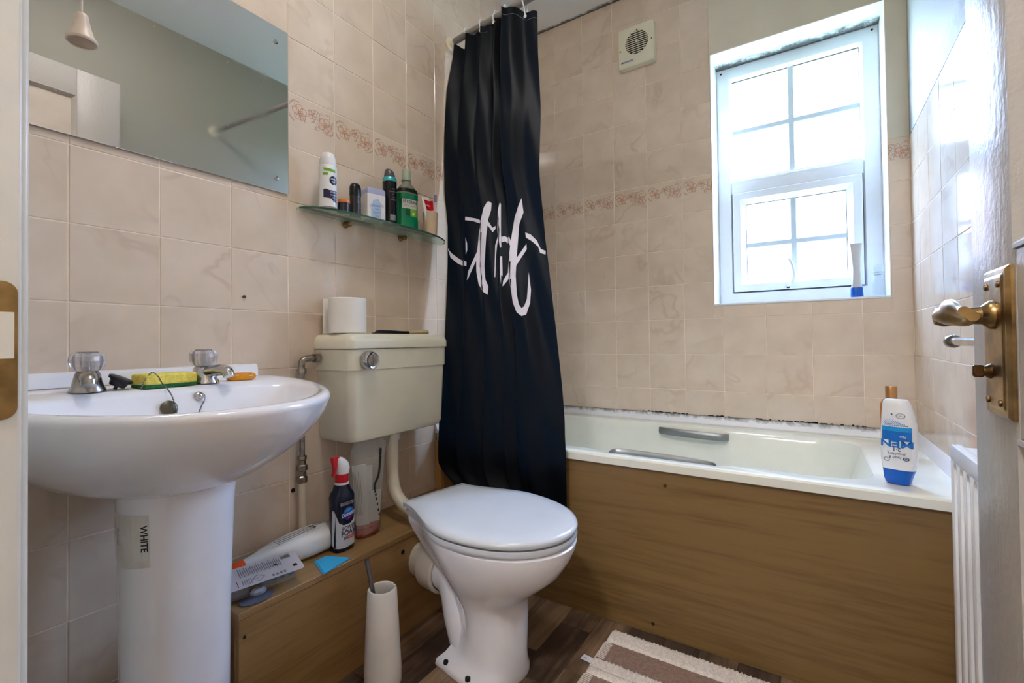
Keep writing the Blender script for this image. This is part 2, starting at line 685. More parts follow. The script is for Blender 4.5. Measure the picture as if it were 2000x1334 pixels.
# plaster skins above and beside the window, linings of the reveal
b = NB()
bx(b, WX0 - 0.004, RW, -0.0005, 0.004, WZ1, CEIL)
bx(b, WX1, RW, -0.0005, 0.004, ZR(4), WZ1)
obj('painted_plaster', b, M_paint, wall_back, None)
b = NB()
bx(b, WX0 - 0.0005, WX0 + 0.002, -0.001, 0.15, WZ0, WZ1)
bx(b, WX1 - 0.002, WX1 + 0.0005, -0.001, 0.15, WZ0, WZ1)
obj('reveal_side', b, M_reveal, wall_back, None)
b = NB(); bx(b, WX0, WX1, -0.001, 0.15, WZ1 - 0.003, WZ1 + 0.0005); obj('reveal_top', b, M_reveal_top, wall_back, None)
b = NB(); bx(b, WX0 - 0.001, WX1 + 0.001, -0.003, 0.15, WZ0 - 0.006, WZ0 + 0.0015, 0.001, 1); obj('window_sill', b, M_upvc, wall_back, None)
b = NB()
bx(b, RW - 0.0005, RW + 0.004, YF, 0.0, ZR(4), CEIL)
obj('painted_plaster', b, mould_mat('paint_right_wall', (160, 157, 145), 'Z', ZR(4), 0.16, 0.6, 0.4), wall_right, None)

# tiles, every one its own object; alike tiles share a mesh
_tile_cache = {}
def tile_mesh(rects, key, m):
    """rects: list of (h0,h1,v0,v1) about the tile centre; local x = along wall, y = up, z = out of wall"""
    k = (key, m.name, tuple(tuple(round(q, 4) for q in r) for r in rects))
    if k in _tile_cache:
        return _tile_cache[k]
    V, F, UV = [], [], []
    bev, th = 0.0011, 0.0024
    for (h0, h1, v0, v1) in rects:
        i = len(V)
        V += [(h0, v0, -th), (h1, v0, -th), (h1, v1, -th), (h0, v1, -th)]
        V += [(h0, v0, -bev), (h1, v0, -bev), (h1, v1, -bev), (h0, v1, -bev)]
        V += [(h0 + bev, v0 + bev, 0), (h1 - bev, v0 + bev, 0), (h1 - bev, v1 - bev, 0), (h0 + bev, v1 - bev, 0)]
        F.append((i + 8, i + 9, i + 10, i + 11))
        for a in range(4):
            c = (a + 1) % 4
            F.append((i + 4 + a, i + 4 + c, i + 8 + c, i + 8 + a))
            F.append((i + a, i + c, i + 4 + c, i + 4 + a))
    me = D.meshes.new('tile')
    me.from_pydata(V, [], F)
    uvl = me.uv_layers.new(name='UVMap')
    for lp in me.loops:
        co = me.vertices[lp.vertex_index].co
        uvl.data[lp.index].uv = ((co.x + TP / 2) / TP, (co.y + TP / 2) / TP)
    me.materials.append(m)
    _tile_cache[k] = me
    return me

def cut(rects, hole):
    o = []
    H0, H1, V0, V1 = hole
    for (a, b_, c, d) in rects:
        if b_ <= H0 or a >= H1 or d <= V0 or c >= V1:
            o.append((a, b_, c, d))
            continue
        if a < H0: o.append((a, H0, c, d))
        if b_ > H1: o.append((H1, b_, c, d))
        m0, m1 = max(a, H0), min(b_, H1)
        if c < V0: o.append((m0, m1, c, V0))
        if d > V1: o.append((m0, m1, V1, d))
    return [r for r in o if r[1] - r[0] > 0.006 and r[3] - r[2] > 0.006]

rt = random.Random(11)
def tile_wall(parent, org, H, N, hlines, hmin, hmax, vmin, vmax, holes, border, skip=None):
    org, H, N = Vector(org), Vector(H), Vector(N)
    Z = Vector((0, 0, 1))
    R = Matrix((H, Z, N)).transposed()
    g = 0.0010
    cnt = 0
    for (a, b_) in zip(hlines[:-1], hlines[1:]):
        for k in range(-7, 11):
            v0, v1 = ZR(k), ZR(k + 1)
            r = (max(a, hmin), min(b_, hmax), max(v0, vmin), min(v1, vmax))
            if r[1] - r[0] < 0.008 or r[3] - r[2] < 0.008:
                continue
            if skip and skip(a, b_, v0, v1):
                continue
            rects = [r]
            for h in holes:
                rects = cut(rects, h)
            if not rects:
                continue
            hc, vc = (a + b_) / 2, (v0 + v1) / 2
            loc_r = [(x0 - hc + (g if abs(x0 - a) < 1e-6 else 0.0005), x1 - hc - (g if abs(x1 - b_) < 1e-6 else 0.0005), y0 - vc + g, y1 - vc - g) for (x0, x1, y0, y1) in rects]
            me = tile_mesh(loc_r, 'w', M_border if (k == 3 and border) else M_tile)
            o = D.objects.new('tile', me)
            COL.objects.link(o)
            o.parent = parent
            tilt = Matrix.Rotation(rt.gauss(0, 0.0022), 3, 'X') @ Matrix.Rotation(rt.gauss(0, 0.0022), 3, 'Y')
            mw = (R @ tilt).to_4x4()
            mw.translation = org + H * hc + Z * vc + N * rt.uniform(-0.0003, 0.0003)
            o.matrix_local = mw
            cnt += 1
    return cnt

# left wall: h = +y
hl = [-(0.076 + n) * TP for n in range(13, -1, -1)] + [0.0764 * TP]
hl[-1] = 0.0 if hl[-2] < -0.02 else 0.0
n1 = tile_wall(wall_left, (0, 0, 0), (0, 1, 0), (1, 0, 0), hl, YF, 0.0, 0.0, CEIL, [], True)
# back wall: h = +x
xl = [(0.8205 + j - 1) * TP for j in range(0, 11)]
holes = [(WX0 - 0.0005, WX1 + 0.0005, WZ0 - 0.006, WZ1), (WX0 - 0.004, 9, WZ1, 9), (WX1, 9, ZR(4), 9)]
n2 = tile_wall(wall_back, (0, 0, 0), (1, 0, 0), (0, -1, 0), xl, 0.0, RW, 0.30, CEIL, holes, True)
# right wall: h = -y
hr = [-0.0174 + TP * j for j in range(0, 14)]
n3 = tile_wall(wall_right, (RW, 0, 0), (0, -1, 0), (-1, 0, 0), hr, 0.0, 1.98, 0.0, ZR(4), [], False)

# door wall and frame
DX0, DX1, DZ = 0.668, 1.392, 2.02
b = NB()
bx(b, -0.003, DX0 - 0.03, -2.15, YF, 0, CEIL)
bx(b, DX1 + 0.03, RW + 0.003, -2.15, YF, 0, CEIL)
bx(b, DX0 - 0.03, DX1 + 0.03, -2.15, YF, DZ + 0.03, CEIL)
struct('wall_front', b, M_paint)
b = NB()
bx(b, DX0 - 0.03, DX0, -2.155, -2.0335, 0, DZ, 0.003, 3)
frame = struct('trim_1', b, M_jamb, 40)
b = NB(); bx(b, DX0 - 0.068, DX0 - 0.0045, -2.0455, -2.0285, 0, DZ + 0.06, 0.004, 3); obj('architrave', b, M_jamb, frame)
b = NB(); bx(b, DX0 - 0.012, DX0 + 0.012, -2.13, -2.085, 0, DZ, 0.003, 2); obj('door_stop', b, M_jamb, frame)
b = NB()
tz = rrect(-2.066, -2.0365, 0.779, 0.886, 0.009, 0, 5)
loft(b, [[(DX0 - 0.0005, p[0], p[1]) for p in tz], [(DX0 + 0.0018, p[0], p[1]) for p in tz]])
sp = obj('strike_plate', b, M_brass, frame)
b = NB(); bx(b, DX0 + 0.0012, DX0 + 0.0022, -2.062, -2.0385, 0.826, 0.862); obj('painted_patch', b, M_jamb, sp, None)
b = NB(); bx(b, DX1, DX1 + 0.03, -2.155, -2.031, 0, DZ, 0.003, 2); struct('trim_2', b, M_jamb, 40)
b = NB(); bx(b, DX0 - 0.03, DX1 + 0.03, -2.155, -2.031, DZ, DZ + 0.03, 0.003, 2); struct('trim_3', b, M_jamb, 40)

# hall behind the camera
b = NB(); bx(b, -0.2, 2.4, -3.5, -2.15, -0.05, -0.001); struct('floor_hall', b, mat('hall_carpet', (120, 105, 92), 0.9, var=0.15, vscale=80))
b = NB()
bx(b, -0.3, -0.2, -3.5, -2.15, 0, CEIL); bx(b, 2.4, 2.5, -3.5, -2.15, 0, CEIL); bx(b, -0.3, 2.5, -3.6, -3.5, 0, CEIL)
bx(b, RW + 0.12, 2.5, -2.15, -2.05, 0, CEIL); bx(b, -0.3, -0.12, -2.15, -2.05, 0, CEIL)
struct('wall_hall', b, mat('hall_paint', (230, 214, 190), 0.7, var=0.03))
b = NB(); bx(b, -0.3, 2.5, -3.6, -2.04, CEIL, CEIL + 0.08); struct('ceiling_hall', b, M_paint_w)
hall_fill_t = thing('hall_fill_light', (1.0, -2.85, CEIL), 'added round fill light on the hall ceiling, unseen behind the doorway', 'fill light')  # added out of view to fill the room from the doorway side
b = NB(); lathe(b, [(0.0, -0.03), (0.09, -0.028), (0.09, 0.0), (0, 0)], (1.0, -2.85, CEIL)); obj('base', b, M_plastic_w, hall_fill_t)
b = NB(); lathe(b, [(0.0, -0.12), (0.06, -0.112), (0.10, -0.08), (0.11, -0.03), (0.10, -0.026), (0, -0.026)], (1.0, -2.85, CEIL))
_ls = NT('hall_fill_glow'); _ls.b.inputs['Base Color'].default_value = (0.9, 0.88, 0.82, 1)
_ls.b.inputs['Emission Color'].default_value = (0.96, 0.99, 1.05, 1); _ls.b.inputs['Emission Strength'].default_value = HALL_FILL_POWER
obj('shade', b, _ls.m, hall_fill_t)

dome_fill_t = thing('bathroom_fill_light', (0.80, -1.50, CEIL), 'added round dome fill light, unseen on the bathroom ceiling', 'fill light')  # unseen dome added to balance the window light from above
b = NB(); lathe(b, [(0.0, -0.02), (0.155, -0.018), (0.155, -0.0004), (0, -0.0004)], (0.80, -1.50, CEIL)); obj('base', b, M_plastic_w, dome_fill_t)
b = NB(); lathe(b, [(0.0, -0.085), (0.06, -0.080), (0.11, -0.062), (0.14, -0.035), (0.148, -0.0205), (0, -0.0205)], (0.80, -1.50, CEIL))
_ls = NT('dome_fill_glow'); _ls.b.inputs['Base Color'].default_value = (0.9, 0.9, 0.86, 1)
_ls.b.inputs['Emission Color'].default_value = (1.0, 0.96, 0.93, 1); _ls.b.inputs['Emission Strength'].default_value = DOME_FILL_POWER
obj('dome', b, _ls.m, dome_fill_t)

# floor: dark weathered plank vinyl
b = NB(); bx(b, -0.003, RW + 0.003, -2.15, 0.0, -0.05, -0.0025)
floor = struct('floor', b, mat('floor_base', (38, 30, 24), 0.7))
def plank_mat():
    t = NT('plank_weathered')
    v = t.coord((34, 2.2, 8), rnd=50)
    n = t.noise(v, 1.0, 5, 0.65, 1.0)
    v2 = t.coord((9, 5, 9), rnd=80)
    n2 = t.noise(v2, 1.0, 4, 0.6)
    oi = t.add('ShaderNodeObjectInfo')
    c1 = t.ramp(n, [(0.3, lin((66, 51, 38))), (0.55, lin((134, 107, 82))), (0.8, lin((164, 138, 110)))])
    c2 = t.ramp(n, [(0.3, lin((34, 27, 24))), (0.6, lin((76, 60, 50))), (0.85, lin((112, 92, 76)))])
    f = t.ramp(t.math('ADD', t.math('MULTIPLY', oi.outputs['Random'], 0.7), t.math('MULTIPLY', t.math('SUBTRACT', n2, 0.42), 1.7)), [(0.22, (0, 0, 0)), (0.66, (1, 1, 1))])
    t.base(t.mix(f, c1, c2))
    t.b.inputs['Roughness'].default_value = 0.38
    t.bump(n, 0.25, 0.002)
    return t.m
M_plank = plank_mat()
rp = random.Random(5)
_pm = {}
def plank(x0, x1, y0, y1):
    k = (round(x1 - x0, 3), round(y1 - y0, 3))
    if k not in _pm:
        bb = NB(); bx(bb, -(x1 - x0) / 2 + 0.0006, (x1 - x0) / 2 - 0.0006, -(y1 - y0) / 2 + 0.0006, (y1 - y0) / 2 - 0.0006, -0.0025, 0.0, 0.0006, 1)
        me = D.meshes.new('plank'); bb.to_mesh(me); bb.free(); me.materials.append(M_plank); _pm[k] = me
    o = D.objects.new('plank', _pm[k]); COL.objects.link(o); o.parent = floor
    o.location = ((x0 + x1) / 2, (y0 + y1) / 2, -rp.uniform(0, 0.0004))
pw = 0.0925
for i in range(16):
    y = -2.02 - rp.choice((0.0, 0.1, 0.2, 0.15))
    while y < -0.72:
        L = rp.choice((0.18, 0.25, 0.32, 0.40))
        y0, y1 = max(y, -2.02), min(y + L, -0.70)
        if y1 - y0 > 0.02:
            plank(i * pw, min((i + 1) * pw, RW), y0, y1)
        y += L

# ------------------------------------------------------------------ window
def rect_frame(bm, x0, x1, z0, z1, prof):
    """mitred frame; profile of (inset from the outer edge, y) swept round the rectangle"""
    cs = [(x0, z0, 1, 1), (x1, z0, -1, 1), (x1, z1, -1, -1), (x0, z1, 1, -1)]
    V = [[bm.verts.new((x + sx * i, y, z + sz * i)) for (i, y) in prof] for (x, z, sx, sz) in cs]
    n = len(prof)
    for a in range(4):
        c = (a + 1) % 4
        for k in range(n):
            j = (k + 1) % n
            bm.faces.new((V[a][k], V[c][k], V[c][j], V[a][j]))

WY = 0.145
b = NB()
prof = [(0, WY + 0.06), (0, WY + 0.003), (0.004, WY), (0.050, WY), (0.060, WY + 0.014), (0.060, WY + 0.06)]
rect_frame(b, WX0 + 0.0025, WX1 - 0.0025, WZ0 + 0.002, WZ1 - 0.003, prof)
TZ0, TZ1 = 1.466, 1.532
bx(b, WX0 + 0.058, WX1 - 0.058, WY + 0.001, WY + 0.058, TZ0, TZ1 - 0.014)
bx(b, WX0 + 0.056, WX1 - 0.056, WY + 0.013, WY + 0.058, TZ1 - 0.016, TZ1)
window = struct('window_1', b, M_upvc)
b = NB()
SX0, SX1, SZ0, SZ1 = WX0 + 0.060, WX1 - 0.062, 1.036, 1.464
rect_frame(b, SX0, SX1, SZ0, SZ1, [(0, WY + 0.05), (0, WY - 0.009), (0.003, WY - 0.012), (0.030, WY - 0.012), (0.034, WY - 0.006), (0.049, WY + 0.010), (0.049, WY + 0.05)])
sash = obj('opening_sash', b, M_upvc, window, None)
b = NB(); rect_frame(b, SX0 - 0.0025, SX1 + 0.0025, SZ0 - 0.0025, SZ1 + 0.0025, [(0, WY + 0.004), (0, WY - 0.001), (0.0026, WY - 0.001), (0.0026, WY + 0.004)])
obj('gasket', b, M_black, window, None)
GX0, GX1 = WX0 + 0.060, WX1 - 0.062
b = NB(); bx(b, GX0 - 0.004, GX1 + 0.004, WY + 0.028, WY + 0.032, TZ1 - 0.004, WZ1 - 0.058); obj('glass_pane', b, M_obscure, window, None)
b = NB(); bx(b, SX0 + 0.045, SX1 - 0.045, WY + 0.022, WY + 0.026, SZ0 + 0.045, SZ1 - 0.045); obj('glass_pane', b, M_obscure, window, None)
M_bar = mat('glazing_bar', (196, 210, 216), 0.4, var=0.02)
def gbar(x0, x1, z0, z1, y, par):
    b = NB(); bx(b, x0, x1, y, y + 0.008, z0, z1, 0.002, 1); obj('glazing_bar', b, M_bar, par, None)
gbar(1.124, 1.146, TZ1, WZ1 - 0.062, WY + 0.0185, window)
gbar(GX0, GX1, 1.730, 1.751, WY + 0.0188, window)
gbar(1.125, 1.147, SZ0 + 0.049, SZ1 - 0.049, WY + 0.0125, sash)
gbar(SX0 + 0.049, SX1 - 0.049, 1.225, 1.246, WY + 0.0128, sash)
# black beading line round each pane
b = NB(); rect_frame(b, GX0, GX1, TZ1, WZ1 - 0.063, [(0, WY + 0.027), (0, WY + 0.020), (0.0022, WY + 0.020), (0.0022, WY + 0.027)]); obj('glazing_bead', b, M_black, window, None)
b = NB(); rect_frame(b, SX0 + 0.049, SX1 - 0.049, SZ0 + 0.049, SZ1 - 0.049, [(0, WY + 0.021), (0, WY + 0.014), (0.0022, WY + 0.014), (0.0022, WY + 0.021)]); obj('glazing_bead', b, M_black, window, None)
for x, z in ((WX0 + 0.022, WZ1 - 0.022), (WX1 - 0.022, WZ1 - 0.02)):
    b = NB(); lathe(b, [(0.0045, 0), (0.004, 0.0015), (0, 0.0018)], n=10, mx=along((x, WY + 0.0005, z), (0, -1, 0))); obj('screw_hole', b, M_dark, window)
# cranked white handle on the bottom rail of the sash
b = NB()
bx(b, 1.098, 1.150, WY - 0.020, WY - 0.011, 1.046, 1.066, 0.003, 2)
lathe(b, [(0.010, 0), (0.010, 0.012), (0.008, 0.016), (0, 0.017)], n=18, mx=along((1.130, WY - 0.018, 1.064), (0, -1, 0)))
hd = obj('window_handle', b, M_upvc, sash)
b = NB(); pts = spline([(1.131, WY - 0.034, 1.060), (1.136, WY - 0.040, 1.090), (1.131, WY - 0.046, 1.125), (1.118, WY - 0.050, 1.158)], 6)
tube(b, pts, [0.0085 - 0.0035 * i / (len(pts) - 1) for i in range(len(pts))], 12); obj('lever', b, M_upvc, hd)
b = NB(); lathe(b, [(0.003, 0), (0.003, 0.001), (0, 0.0012)], n=12, mx=along((1.130, WY - 0.035, 1.064), (0, -1, 0))); obj('key_cap', b, M_steel, hd)
b = NB(); bx(b, 1.108, 1.118, WY - 0.0135, WY - 0.011, 1.039, 1.045); obj('latch_mark', b, M_black, sash, None)

# ------------------------------------------------------------------ outside: neighbour's house, lawn, tree
b = NB(); bx(b, -25, 25, 0.6, 40, -2.9, -2.8); struct('ground', b, mat('lawn', (96, 122, 58), 0.9, var=0.2, vscale=3))
hs = thing('neighbour_house', (3.0, 11.5, -2.8), 'pink brick house standing beyond the bathroom window', 'house')
def brick_mat():
    t = NT('brick_wall')
    br = t.add('ShaderNodeTexBrick')
    t.link(t.coord((1, 1, 1)), br.inputs['Vector'])
    mp = br.inputs['Vector'].links[0].from_node
    mp.inputs['Rotation'].default_value = (PI / 2, 0, 0)
    br.inputs['Color1'].default_value = lin((196, 140, 118)); br.inputs['Color2'].default_value = lin((178, 122, 102)); br.inputs['Mortar'].default_value = lin((200, 190, 176))
    br.inputs['Scale'].default_value = 4.4
    t.base(br.outputs['Color']); t.b.inputs['Roughness'].default_value = 0.9
    return t.m
b = NB(); bx(b, -1.0, 8.0, 9.0, 14.0, -2.8, 2.4); obj('wall', b, brick_mat(), hs, None)
b = NB(); loft(b, [[(-1.4, 8.6, 2.4), (8.4, 8.6, 2.4), (8.4, 11.5, 4.2), (-1.4, 11.5, 4.2)], [(-1.4, 8.6, 2.25), (8.4, 8.6, 2.25), (8.4, 11.5, 4.05), (-1.4, 11.5, 4.05)]])
obj('roof', b, mat('roof_tiles', (140, 96, 80), 0.85, var=0.2, vscale=6), hs, None)
b = NB(); rect_frame(b, 2.2, 3.4, 0.2, 1.4, [(0, 9.02), (0, 8.95), (0.08, 8.95), (0.08, 9.02)]); wf = obj('window_frame', b, M_upvc, hs, None)
b = NB(); bx(b, 2.27, 3.33, 8.98, 9.0, 0.27, 1.33); obj('pane', b, mat('far_pane', (60, 70, 80), 0.1, var=0), wf, None)
tr = thing('garden_tree', (-1.2, 6.2, -2.8), 'leafy green garden tree to the left beyond the bathroom window', 'tree')
b = NB(); tube(b, [(-1.2, 6.2, -2.8), (-1.22, 6.2, -1.2), (-1.15, 6.22, 0.4)], [0.14, 0.11, 0.07], 10); obj('trunk', b, mat('bark', (92, 78, 62), 0.9, var=0.2), tr)
b = NB()
rf = random.Random(2)
for k in range(420):
    v = Vector((rf.gauss(0, 1), rf.gauss(0, 1), rf.gauss(0, 1))).normalized() * (0.55 + 0.45 * rf.random()) * 1.25
    p = Vector((-1.15, 6.22, 0.9)) + v
    q = Matrix.Rotation(rf.uniform(0, 6.3), 3, 'Z') @ Matrix.Rotation(rf.uniform(-1, 1), 3, 'X')
    s = rf.uniform(0.10, 0.18)
    vs = [b.verts.new(p + q @ Vector(w) * s) for w in ((-1, 0, 0), (0, -0.5, 0.1), (1, 0, 0), (0, 0.5, 0.1))]
    b.faces.new(vs)
lf = obj('foliage', b, mat('leaves', (112, 150, 60), 0.7, var=0.3), tr, None); lf['kind'] = 'stuff'

# ------------------------------------------------------------------ bath
bath = thing('bath', (0.74, -0.39, 0.0), 'white bath with wood effect side panel standing below the window', 'bath')
RZ = lambda y: 0.479 + 0.013 * (-y / 0.79)
n = 10
b = NB()
def rim(x0, x1, y0, y1, r, dz, zz=None):
    c = rrect(x0, x1, y0, y1, r, 0, n)
    o = []
    for i, p in enumerate(c):
        o.append(p)
        if (i + 1) % (n + 1) == 0:
            q = c[(i + 1) % len(c)]
            for k in range(1, 30):
                o.append((p[0] + (q[0] - p[0]) * k / 30, p[1] + (q[1] - p[1]) * k / 30, 0))
    out = []
    for p in o:
        y = p[1]
        if -0.75 < y0 < -0.65 and y < y0 + 0.02:
            t = min(max((p[0] - 0.60) / 0.06, 0), 1) * min(max((1.02 - p[0]) / 0.06, 0), 1)
            y -= 0.026 * t * t * (3 - 2 * t)
        out.append((p[0], y, (RZ(p[1]) + dz) if zz is None else zz))
    return out
rings = [rim(0.004, 1.480, -0.790, -0.004, 0.012, -0.026),
         rim(0.004, 1.480, -0.790, -0.004, 0.012, -0.006),
         rim(0.008, 1.476, -0.786, -0.008, 0.012, -0.001),
         rim(0.012, 1.472, -0.780, -0.012, 0.012, 0.0),
         rim(0.065, 1.322, -0.722, -0.098, 0.12, -0.001),
         rim(0.072, 1.314, -0.715, -0.105, 0.12, -0.006),
         rim(0.080, 1.305, -0.706, -0.114, 0.12, -0.03),
         rim(0.110, 1.26, -0.680, -0.140, 0.12, 0, 0.30),
         rim(0.140, 1.20, -0.650, -0.170, 0.12, 0, 0.17),
         rim(0.190, 1.12, -0.600, -0.220, 0.10, 0, 0.14),
         rim(0.30, 0.98, -0.50, -0.32, 0.06, 0, 0.135)]
loft(b, rings, False, True)
# dip in the front rim where the near grip sits
for v in b.verts:
    if v.co.y < -0.70 and v.co.z > 0.44:
        t = min(max((v.co.x - 0.66) / 0.06, 0), 1) * min(max((1.02 - v.co.x) / 0.06, 0), 1)
        v.co.z -= 0.0 * t
obj('tub', b, M_bath, bath, 35)
b = NB(); bx(b, 0.004, 1.480, -0.781, -0.768, 0.0, 0.4665, 0.0008, 1); pn = obj('side_panel', b, M_wood_panel, bath, None)
def screw(x, y, z, d, par, r=0.005, m=None):
    b = NB(); lathe(b, [(r, 0), (r * 0.9, 0.0012), (r * 0.3, 0.0014), (0, 0.0006)], n=12, mx=along((x, y, z), d)); return obj('screw', b, m or M_brass_dark, par)
screw(0.840, -0.781, 0.425, (0, -1, 0), pn)
screw(0.800, -0.781, 0.030, (0, -1, 0), pn)
screw(0.395, -0.781, 0.425, (0, -1, 0), pn)
b = NB(); bx(b, 0.006, 0.036, -0.797, -0.7815, 0.2858, 0.466, 0.001, 1); obj('batten', b, wood_mat('batten_wood', (196, 152, 92), (168, 124, 70), 'z'), bath, None)
def grip(x0, x1, y, z, out, par):
    b = NB()
    pts = spline([(x0, y, z), (x0 + 0.012, y + out * 0.7, z + 0.003), (x0 + 0.06, y + out, z + 0.002), ((x0 + x1) / 2, y + out * 1.08, z), (x1 - 0.06, y + out, z - 0.002), (x1 - 0.012, y + out * 0.7, z - 0.003), (x1, y, z - 0.004)], 5)
    rings = []
    for i, p in enumerate(pts):
        w = 0.0135 + 0.002 * math.sin(PI * i / (len(pts) - 1))
        rings.append([(p.x, p.y + 0.6 * w * math.cos(a), p.z + w * math.sin(a)) for a in [2 * PI * k / 10 for k in range(10)]])
    loft(b, rings)
    return obj('grip_handle', b, M_grip, par)
grip(0.650, 0.915, -0.118, 0.455, -0.030, bath)
grip(0.660, 0.965, -0.728, 0.478, 0.030, bath)
# sealing strips where the bath meets the tiles
def seal(name, p, q, side):
    b = NB()
    p, q = Vector(p), Vector(q)
    s = Vector(side)
    cs = [(0.0005, -0.003), (0.020, -0.003), (0.019, 0.004), (0.010, 0.014), (0.006, 0.028), (0.0005, 0.030)]
    loft(b, [[p + s * a + Vector((0, 0, z)) for a, z in cs], [q + s * a + Vector((0, 0, z)) for a, z in cs]])
    return struct(name, b, M_seal, 60)
seal('trim_4', (0.0, 0, 0.4815), (RW, 0, 0.4815), (0, -1, 0))
seal('trim_5', (RW, -0.021, 0.4825), (RW, -0.79, 0.4945), (-1, 0, 0))
seal('trim_6', (0.0, -0.021, 0.4825), (0, -0.79, 0.4945), (1, 0, 0))
# white filler board between bath end and right wall
# dark mould along the back seal
b = NB()
rm = random.Random(9)
for k in range(95):
    c = rm.choice((0.60, 0.68, 0.71, 0.86, 1.03, 1.08, 1.14, 1.19, 1.20, 1.32)) + rm.gauss(0, 0.022)
    c = min(max(c, 0.2), 1.42)
    w, h = rm.uniform(0.002, 0.007), rm.uniform(0.0012, 0.0034)
    z = 0.5115 + rm.uniform(-0.001, 0.002)
    bx(b, c - w, c + w, -0.0016, -0.0002, z - h, z + h)
ml = obj('mould_spots', b, mat('mould_black', (38, 34, 32), 0.9, var=0.3, vscale=90), wall_back, None); ml['kind'] = 'stuff'

# shampoo bottle standing upside down on the near right corner of the bath
sx, sy = 1.3535, -0.697
sz = RZ(sy) + 0.0006
sh = thing('shampoo_bottle', (sx, sy, sz), 'white and blue shampoo bottle standing upside down on the bath corner', 'bottle')
S = 1.0
prof = [(0.000, -0.0205, 0.0185, 0.0170), (0.003, -0.0245, 0.0220, 0.0190), (0.012, -0.0270, 0.0240, 0.0200), (0.035, -0.0290, 0.0310, 0.0215)]
body = [(0.035, -0.0295, 0.0312, 0.0216), (0.060, -0.0320, 0.0345, 0.0220), (0.085, -0.0325, 0.0362, 0.0222), (0.110, -0.0320, 0.0365, 0.0222), (0.140, -0.0305, 0.0350, 0.0220), (0.165, -0.0290, 0.0300, 0.0205), (0.184, -0.0275, 0.0245, 0.0185), (0.1925, -0.0255, 0.0205, 0.0165), (0.196, -0.0220, 0.0165, 0.0130)]
ca = math.radians(-20)
CH, CN = Vector((math.cos(ca), math.sin(ca), 0)), Vector((math.sin(ca), -math.cos(ca), 0))   # width axis, front normal
def ovring(z, l, r, d, nn=36):
    o = []
    for k in range(nn):
        t = 2 * PI * k / nn
        c, s = math.cos(t), math.sin(t)
        w = (l + r) / 2 + (r - l) / 2 * math.copysign(abs(c) ** 0.75, c)
        y = d * math.copysign(abs(s) ** 0.7, s)
        p = Vector((sx, sy, sz + z)) + CH * w + CN * y
        o.append(p)
    return o
def slope_cut(z, w):      # curved top edge of the blue cap
    return z
b = NB(); loft(b, [ovring(*q) for q in prof]); obj('cap', b, M_blue_d, sh)
b = NB(); loft(b, [ovring(*q) for q in body]); bo = obj('body', b, M_plastic_w, sh)
def bvh_of(o):
    wm = Matrix.Translation(o.location)
    q = o.parent
    while q:
        wm = Matrix.Translation(q.location) @ wm
        q = q.parent
    vs = [wm @ v.co for v in o.data.vertices]
    return BVHTree.FromPolygons(vs, [list(p.vertices) for p in o.data.polygons])
def projmap(bvh, org, h, v_, nrm, off=0.0004):
    """print laid straight onto a curved body along its own front direction"""
    org, h, v_, nrm = Vector(org), Vector(h), Vector(v_), Vector(nrm)
    def f(u, v):
        p = org + h * u + v_ * v + nrm * 0.15
        hit = bvh.ray_cast(p, -nrm)
        if hit[0] is None:
            return org + h * u + v_ * v + nrm * 0.016
        return hit[0] + nrm * off
    return f
pm = projmap(bvh_of(bo), (sx, sy, sz), CH, (0, 0, 1), CN)
decal('label_blue', rect2(-0.026, 0.029, 0.1025, 0.134), pm, M_blue, sh, 0.004)
decal('label_stripe', rect2(-0.026, 0.029, 0.124, 0.133), projmap(bvh_of(bo), (sx, sy, sz), CH, (0, 0, 1), CN, 0.0006), mat('print_cyan', (28, 150, 214), 0.3, var=0), sh, 0.004)
dots = []
for r_ in range(5):
    for c_ in range(14 - 2 * r_):
        dots.append(disc2(-0.020 + 0.0032 * c_ + 0.0016 * (r_ % 2), 0.1375 + 0.003 * r_, 0.00125 - 0.0001 * r_, 8))
decal('dot_print', merge2(*dots), pm, M_blue, sh)
pm2 = projmap(bvh_of(bo), (sx, sy, sz), CH, (0, 0, 1), CN, 0.0009)
M_greyblue = mat('print_greyblue', (70, 84, 120), 0.5, var=0)
decal('lettering', merge2(text2('MEN', 0.0150, 0.001, 0.0955, PI, 0.035, sx=1.45)), pm2, M_blue, sh)
decal('lettering', merge2(text2('72H', 0.005, 0.014, 0.113, PI, 0.01)), pm2, M_white_print, sh)
decal('lettering', merge2(text2('2·1', 0.009, 0.002, 0.083, PI, 0.02), rect2(-0.016, 0.020, 0.0765, 0.0772), text2('shoulders', 0.006, 0.002, 0.072, PI, 0.005, 0.2), text2('head &', 0.006, -0.001, 0.064, PI, 0.005, 0.2)), pm2, M_greyblue, sh)
decal('emblem', merge2(disc2(0.0185, 0.062, 0.006, 20, 0.75)), pm2, M_greyblue, sh)
ringd = lambda u, v, r, w, sy_=1.0: merge2(*[poly2([(u + q * math.cos(a), v + sy_ * q * math.sin(a)) for q, a in ((r, t), (r, t + 0.32), (r - w, t + 0.32), (r - w, t))]) for t in [0.3142 * k for k in range(20)]])
decal('emblem', ringd(0.010, 0.160, 0.0085, 0.0012, 0.7), pm2, M_greyblue, sh)
decal('lettering', text2('72H', 0.003, 0.010, 0.160, PI), pm2, M_greyblue, sh)
decal('emblem', ringd(-0.017, 0.057, 0.0058, 0.0012, 0.8), pm2, M_greyblue, sh)
decal('emblem', disc2(-0.006, 0.163, 0.002, 10), pm2, M_greyblue, sh)
decal('emblem', ringd(0.0185, 0.062, 0.0035, 0.001, 0.75), projmap(bvh_of(bo), (sx, sy, sz), CH, (0, 0, 1), CN, 0.0013), M_white_print, sh)

